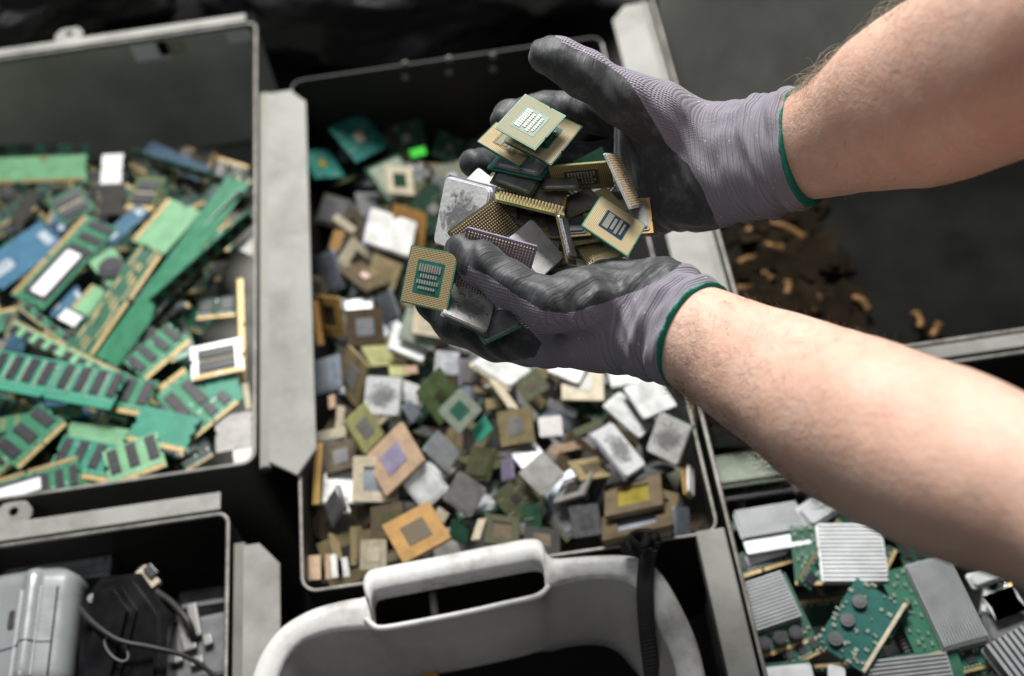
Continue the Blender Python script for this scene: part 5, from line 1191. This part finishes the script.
    hm = nn('ShaderNodeMix', data_type='FLOAT'); L.new(st.outputs[0], hm.inputs[0]); L.new(kh.outputs[0], hm.inputs[2]); L.new(wr.outputs[0], hm.inputs[3])
    dm = nn('ShaderNodeMapRange'); dm.inputs[3].default_value = .0011; dm.inputs[4].default_value = .0011; L.new(st.outputs[0], dm.inputs[0])
    bp = nn('ShaderNodeBump'); bp.inputs['Strength'].default_value = .75; L.new(dm.outputs[0], bp.inputs['Distance']); L.new(hm.outputs[0], bp.inputs['Height']); L.new(bp.outputs[0], b.inputs['Normal'])
    return m
GM = glove_mat()
hemm = mat('green_hem', (.006, .16, .11), .8, 0, var=.25, nscale=500, bump=.5, bscale=900)
person = empty('person', Matrix.Translation(P(1180, 420, .50)), 'person reaching in from the right, bare hairy forearms, purple grey work gloves holding processors', 'person')
IVP = person.matrix_world.inverted()
def finish(o): o.matrix_parent_inverse = IVP; return o
def axis_frame(c0, c1, ref):
    a = c1-c0; a = a/np.linalg.norm(a); s = ref-a*(ref@a); s /= np.linalg.norm(s); return a, s, np.cross(a, s)
def glove(parts_fn, cuff, inner, label, hemlabel, coat_fn, seed):
    """cuff: (wrist centre, hem centre) world; cut there"""
    w0, w1 = cuff; a, s, t = axis_frame(w0, w1, CUn)
    def base(p):
        d = parts_fn(p)
        x = (p-w1)@a
        # soft folds round the cuff
        ang = np.arctan2((p-w1)@t, (p-w1)@s)
        L_ = np.clip((x+.060)/.025, 0, 1)*np.clip((.004-x)/.008, 0, 1)
        fold = (.0016*np.sin(x*300+1.2*np.sin(ang*2+seed))+.0010*np.sin(x*560+ang*1.5+seed))*L_
        wr = .00055*np.sin(p@np.array([310, 170, 90.])+3*np.sin(p@np.array([60, -90, 120.])+seed))
        return d+fold+wr
    def f(p): return np.maximum(base(p), (p-w1)@a)
    lo, hi = inner
    vs, fs = surface_net(f, lo, hi, .0013)
    u, v, d = projn(vs)
    x = (vs-w1)@a; ang = np.arctan2((vs-w1)@t, (vs-w1)@s)
    knit = np.stack([x, ang*.034, (vs-w1)@t*0], 1)
    g = to_mesh('glove', vs, fs, dict(coat=coat_fn(vs, u, v), knit=knit), GM, person); finish(g); g['label'] = label
    def hem(p):
        xx = (p-w1)@a; return np.sqrt(np.maximum(base(p)+.0004, 0)**2+(xx-.0008)**2)-.0024 if False else np.maximum(base(p)-.0012, np.abs(xx-.0006)-.0010)
    ctr = w1; r_ = .066
    vs, fs = surface_net(hem, ctr-r_, ctr+r_, .0011)
    h = to_mesh('cuff_hem', vs, fs, {}, hemm, g); h['label'] = hemlabel
    return g
# upper hand (the person's right)
UD = -.055
def sh(l, dd): return [(a, b, c+dd, r_) for a, b, c, r_ in l]
def upper(p):
    k = .010
    cuffA = chain(p, sh([(806, 128, .855, 42), (745, 143, .885, 42), (690, 150, .90, 38)], UD))
    cuffB = chain(p, sh([(806, 164, .855, 42), (755, 176, .885, 43), (700, 186, .905, 42)], UD))
    w = smin(cuffA, cuffB, .02)
    thumb = chain(p, sh([(700, 140, .90, 38), (655, 112, .885, 31), (622, 98, .875, 26), (585, 74, .872, 22.5), (560, 59, .872, 19.5), (546, 55, .874, 17.5)], UD), .008)
    palm = chain(p, sh([(700, 180, .905, 44), (672, 188, .915, 40), (655, 200, .925, 33)], UD))
    pad = chain(p, sh([(650, 120, .915, 34), (648, 165, .935, 34), (650, 205, .935, 28)], UD))
    idx = chain(p, sh([(655, 125, .935, 28), (600, 112, .945, 21), (545, 110, .94, 18), (510, 117, .93, 16), (505, 120, .925, 14.5)], UD), .004)
    mid = chain(p, sh([(650, 160, .955, 25), (580, 162, .962, 19), (520, 163, .95, 17), (490, 164, .93, 15), (474, 163, .915, 14.5)], UD), .004)
    rng = chain(p, sh([(650, 190, .96, 23), (590, 205, .965, 18), (530, 212, .955, 16), (500, 210, .94, 14)], UD), .004)
    pnk = chain(p, sh([(655, 212, .94, 20), (610, 232, .955, 16), (575, 240, .955, 14), (555, 238, .94, 13)], UD), .004)
    d = smin(w, palm, .015); d = smin(d, pad, .012); d = smin(d, thumb, .010)
    for f_ in (idx, mid, rng, pnk): d = smin(d, f_, .006)
    return d
pu = [(556, 37), (566, 44), (585, 53), (606, 64), (628, 80), (642, 101), (655, 124), (668, 146), (688, 164), (703, 190), (722, 235), (722, 330), (380, 330), (380, 0), (552, 0)]
def coat_u(vs, u, v): return polysd(u, v, pu)
e = lambda u, v, d: c2w(u, v, d+UD)
glove(upper, (e(750, 160, .885), e(805, 148, .855)), (np.minimum(e(440, 250, .8), e(830, 20, 1.0))*0+np.array([min(c2w(a, b, c)[i] for a in (440, 840) for b in (15, 260) for c in (.76, .95)) for i in range(3)]), np.array([max(c2w(a, b, c)[i] for a in (440, 840) for b in (15, 260) for c in (.76, .95)) for i in range(3)])),
      'upper glove, palm turned left with the thumb pointing up and away', 'green hem of the upper glove', coat_u, 1.0)
# lower hand (the person's left)
LD = -.065
TH = sh([(612, 303, .865, 40), (580, 302, .845, 33), (548, 305, .835, 26), (508, 284, .838, 21.5), (482, 264, .842, 21.5), (463, 251, .848, 18.5)], LD)
def lthumb(p): return chain(p, TH, .007)
def lrest(p):
    cuffA = chain(p, sh([(704, 322, .82, 40), (660, 300, .855, 41), (615, 300, .87, 40)], LD))
    cuffB = chain(p, sh([(692, 351, .82, 40), (648, 334, .855, 42), (600, 327, .87, 44)], LD))
    w = smin(cuffA, cuffB, .02)
    palm = chain(p, sh([(615, 318, .88, 46), (560, 326, .895, 40), (530, 330, .90, 34)], LD))
    idx = chain(p, sh([(540, 334, .895, 33), (500, 332, .89, 28.5), (458, 320, .888, 23), (436, 300, .895, 19), (434, 276, .905, 16)], LD), .006)
    mid = chain(p, sh([(545, 325, .93, 28), (490, 315, .94, 22), (455, 290, .945, 17), (458, 262, .94, 15)], LD), .004)
    rng = chain(p, sh([(560, 305, .95, 27), (505, 296, .965, 20), (475, 268, .965, 16)], LD), .004)
    pnk = chain(p, sh([(580, 290, .95, 24), (530, 278, .97, 18), (505, 255, .97, 14)], LD), .004)
    d = smin(w, palm, .015)
    for f_ in (idx, mid, rng, pnk): d = smin(d, f_, .006)
    return d
def lower(p): return smin(lrest(p), lthumb(p), .007)
pa = [(430, 262), (446, 262), (456, 274), (466, 276), (468, 266), (490, 277), (516, 295), (541, 310), (566, 314), (604, 303), (640, 290), (665, 277), (684, 262), (700, 200), (400, 150), (400, 262)]
pb = [(380, 200), (444, 255), (458, 290), (500, 312), (530, 330), (542, 343), (535, 357), (508, 362), (480, 362), (455, 361), (420, 345), (380, 400)]
def coat_l(vs, u, v):
    isthumb = lthumb(vs) < lrest(vs)-.001
    A_ = polysd(u, v, pa); B_ = polysd(u, v, pb)
    B_ = np.where(u > 545, A_, B_)
    return np.where(isthumb | (u > 545), A_, B_)
e = lambda u, v, d: c2w(u, v, d+LD)
bl_ = [c2w(a, b, c) for a in (395, 745) for b in (215, 410) for c in (.70, .96)]
glove(lower, (e(655, 317, .855), e(698, 336, .823)), (np.min(bl_, 0), np.max(bl_, 0)),
      'lower glove cupped palm up with the thumb folded over two processors', 'green hem of the lower glove', coat_l, 2.3)
# ---- forearms, one body mesh
def loft(stations, nseg=40, sub=8, ez=.92, seed=0, e0=.62):
    """stations: (u, v, depth, half width px)"""
    ctr = smoothpath([P(*s[:3]) for s in stations], sub)
    rad = [q.x for q in smoothpath([Vector((s[3]*s[2]/F, 0, 0)) for s in stations], sub)]
    vs = []; k = len(ctr)
    for i, c in enumerate(ctr):
        d = (ctr[min(i+1, k-1)]-ctr[max(i-1, 0)]).normalized(); w_ = (CAM-c).normalized(); s = d.cross(w_).normalized(); n_ = s.cross(d).normalized()
        for j in range(nseg):
            a = 2*math.pi*j/nseg; r0 = rad[i]
            q = c+s*math.cos(a)*r0+n_*math.sin(a)*r0*(e0+(ez-e0)*min(1, i/(sub*3.0)))
            nn_ = (q-c).normalized(); q = q+nn_*(.0030*noise.noise(q*18+Vector((seed, 0, 0)))+.0006*noise.noise(q*70))
            vs.append(q)
    fs = [(i*nseg+j, i*nseg+(j+1) % nseg, (i+1)*nseg+(j+1) % nseg, (i+1)*nseg+j) for i in range(k-1) for j in range(nseg)]
    return vs, fs, k, nseg, ctr
ST_U = [(760, 158, .822, 44), (800, 147, .800, 52.5), (840, 135, .775, 62), (900, 106, .735, 84), (960, 82, .69, 97), (1030, 48, .635, 108), (1110, 15, .58, 113), (1200, -10, .53, 108), (1300, -80, .47, 112)]
ST_L = [(655, 318, .790, 46), (697, 338, .757, 54), (735, 358, .735, 60), (790, 388, .70, 72), (850, 419, .66, 88), (920, 450, .615, 93), (990, 479, .575, 94), (1080, 513, .53, 94), (1200, 590, .48, 104), (1320, 600, .44, 110)]
bm = bmesh.new(); ARMS = []
for st, sd in ((ST_U, 0), (ST_L, 5)):
    vs, fs, k, ns, ctr = loft(st, 56, 10, .90, sd, .62 if sd == 0 else .76); ARMS.append((vs, k, ns, ctr))
    bv = [bm.verts.new(v) for v in vs]
    for f_ in fs: bm.faces.new([bv[i] for i in f_])
    bm.faces.new(bv[:ns][::-1]); bm.faces.new(bv[-ns:])
bmesh.ops.recalc_face_normals(bm, faces=bm.faces[:])
def skin_fn(nt, nn, L, tc, out, b):
    n1 = nn('ShaderNodeTexNoise'); n1.inputs['Scale'].default_value = 26; n1.inputs['Detail'].default_value = 7; n1.inputs['Roughness'].default_value = .6; L.new(tc.outputs['Object'], n1.inputs['Vector'])
    m1 = nn('ShaderNodeMapRange'); m1.inputs[1].default_value = .38; m1.inputs[2].default_value = .68; m1.inputs[4].default_value = .55; L.new(n1.outputs[0], m1.inputs[0])
    mx = nn('ShaderNodeMix', data_type='RGBA'); L.new(m1.outputs[0], mx.inputs[0]); L.new(out, mx.inputs[6]); mx.inputs[7].default_value = (.66, .36, .26, 1)
    v = nn('ShaderNodeTexVoronoi'); v.inputs['Scale'].default_value = 1100; L.new(tc.outputs['Object'], v.inputs['Vector'])
    n2 = nn('ShaderNodeTexNoise'); n2.inputs['Scale'].default_value = 260; n2.inputs['Detail'].default_value = 4; L.new(tc.outputs['Object'], n2.inputs['Vector'])
    ad = nn('ShaderNodeMath', operation='MULTIPLY_ADD'); L.new(v.outputs['Distance'], ad.inputs[0]); ad.inputs[1].default_value = .35; L.new(n2.outputs[0], ad.inputs[2])
    bp = nn('ShaderNodeBump'); bp.inputs['Strength'].default_value = .7; bp.inputs['Distance'].default_value = .001; L.new(ad.outputs[0], bp.inputs['Height']); L.new(bp.outputs[0], b.inputs['Normal'])
    return mx.outputs[2]
skin = mat('skin', (.72, .485, .385), .48, 0, var=.05, nscale=120, sss=.35, spec=.4, rv=0, fn=skin_fn)
finish(meshobj('body', bm, skin, person, True))
def hairs(name, arm, spec_, m_, seed):
    vs, k, ns, ctr = ARMS[arm]; r0 = random.Random(seed); bm = bmesh.new()
    for i0, i1, a0, a1, n, ln, rr, curl, lift in spec_:
        for _ in range(n):
            i = r0.uniform(i0, i1)*(k-2); j = r0.uniform(a0, a1) % 1*ns; ii = int(i); jj = int(j) % ns
            p = vs[ii*ns+jj].lerp(vs[(ii+1)*ns+jj], i-ii).lerp(vs[(ii+1)*ns+(jj+1) % ns], j-int(j)); c = ctr[ii]
            nrm = (p-c).normalized(); ax = (ctr[ii+1]-ctr[ii]).normalized(); tn = nrm.cross(ax)
            d = (nrm*lift+ax*r0.uniform(-1.0, .3)+tn*r0.uniform(-.7, .7)).normalized(); l = ln*r0.uniform(.5, 1.2); q = p-nrm*.0006; pts = [q]
            bend = (ax*r0.uniform(-1, .4)+tn*r0.uniform(-1, 1)-nrm*.9).normalized()
            for s_ in range(6): d = (d+bend*curl*r0.uniform(.6, 1.2)).normalized(); q = q+d*l/6; pts.append(q)
            tube(bm, pts, [rr, rr, rr, rr*.9, rr*.8, rr*.6, rr*.3], 3)
    o = meshobj(name, bm, m_, person, True); finish(o); return o
hb = mat('hair_blond', (.50, .42, .33), .4, 0, var=.2); hd = mat('hair_dark', (.09, .05, .03), .4, 0, var=.2)
# angles: 0 = one silhouette side, .25 = towards the camera, .5 = the other side, .75 = away
h1 = hairs('arm_hair', 0, [(.14, .56, .42, .60, 420, .024, .00009, .62, .8), (.14, .7, .1, .48, 900, .012, .00006, .3, .3)], hb, 3); h1['label'] = 'long pale curly hair along the upper forearm'
h2 = hairs('arm_hair', 1, [(.13, .5, -.12, .10, 900, .012, .00009, .25, .8), (.10, .5, .42, .55, 160, .007, .00007, .2, .9), (.12, .5, .05, .4, 700, .010, .00005, .25, .3)], hd, 4); h2['label'] = 'short dark hair along the lower forearm'
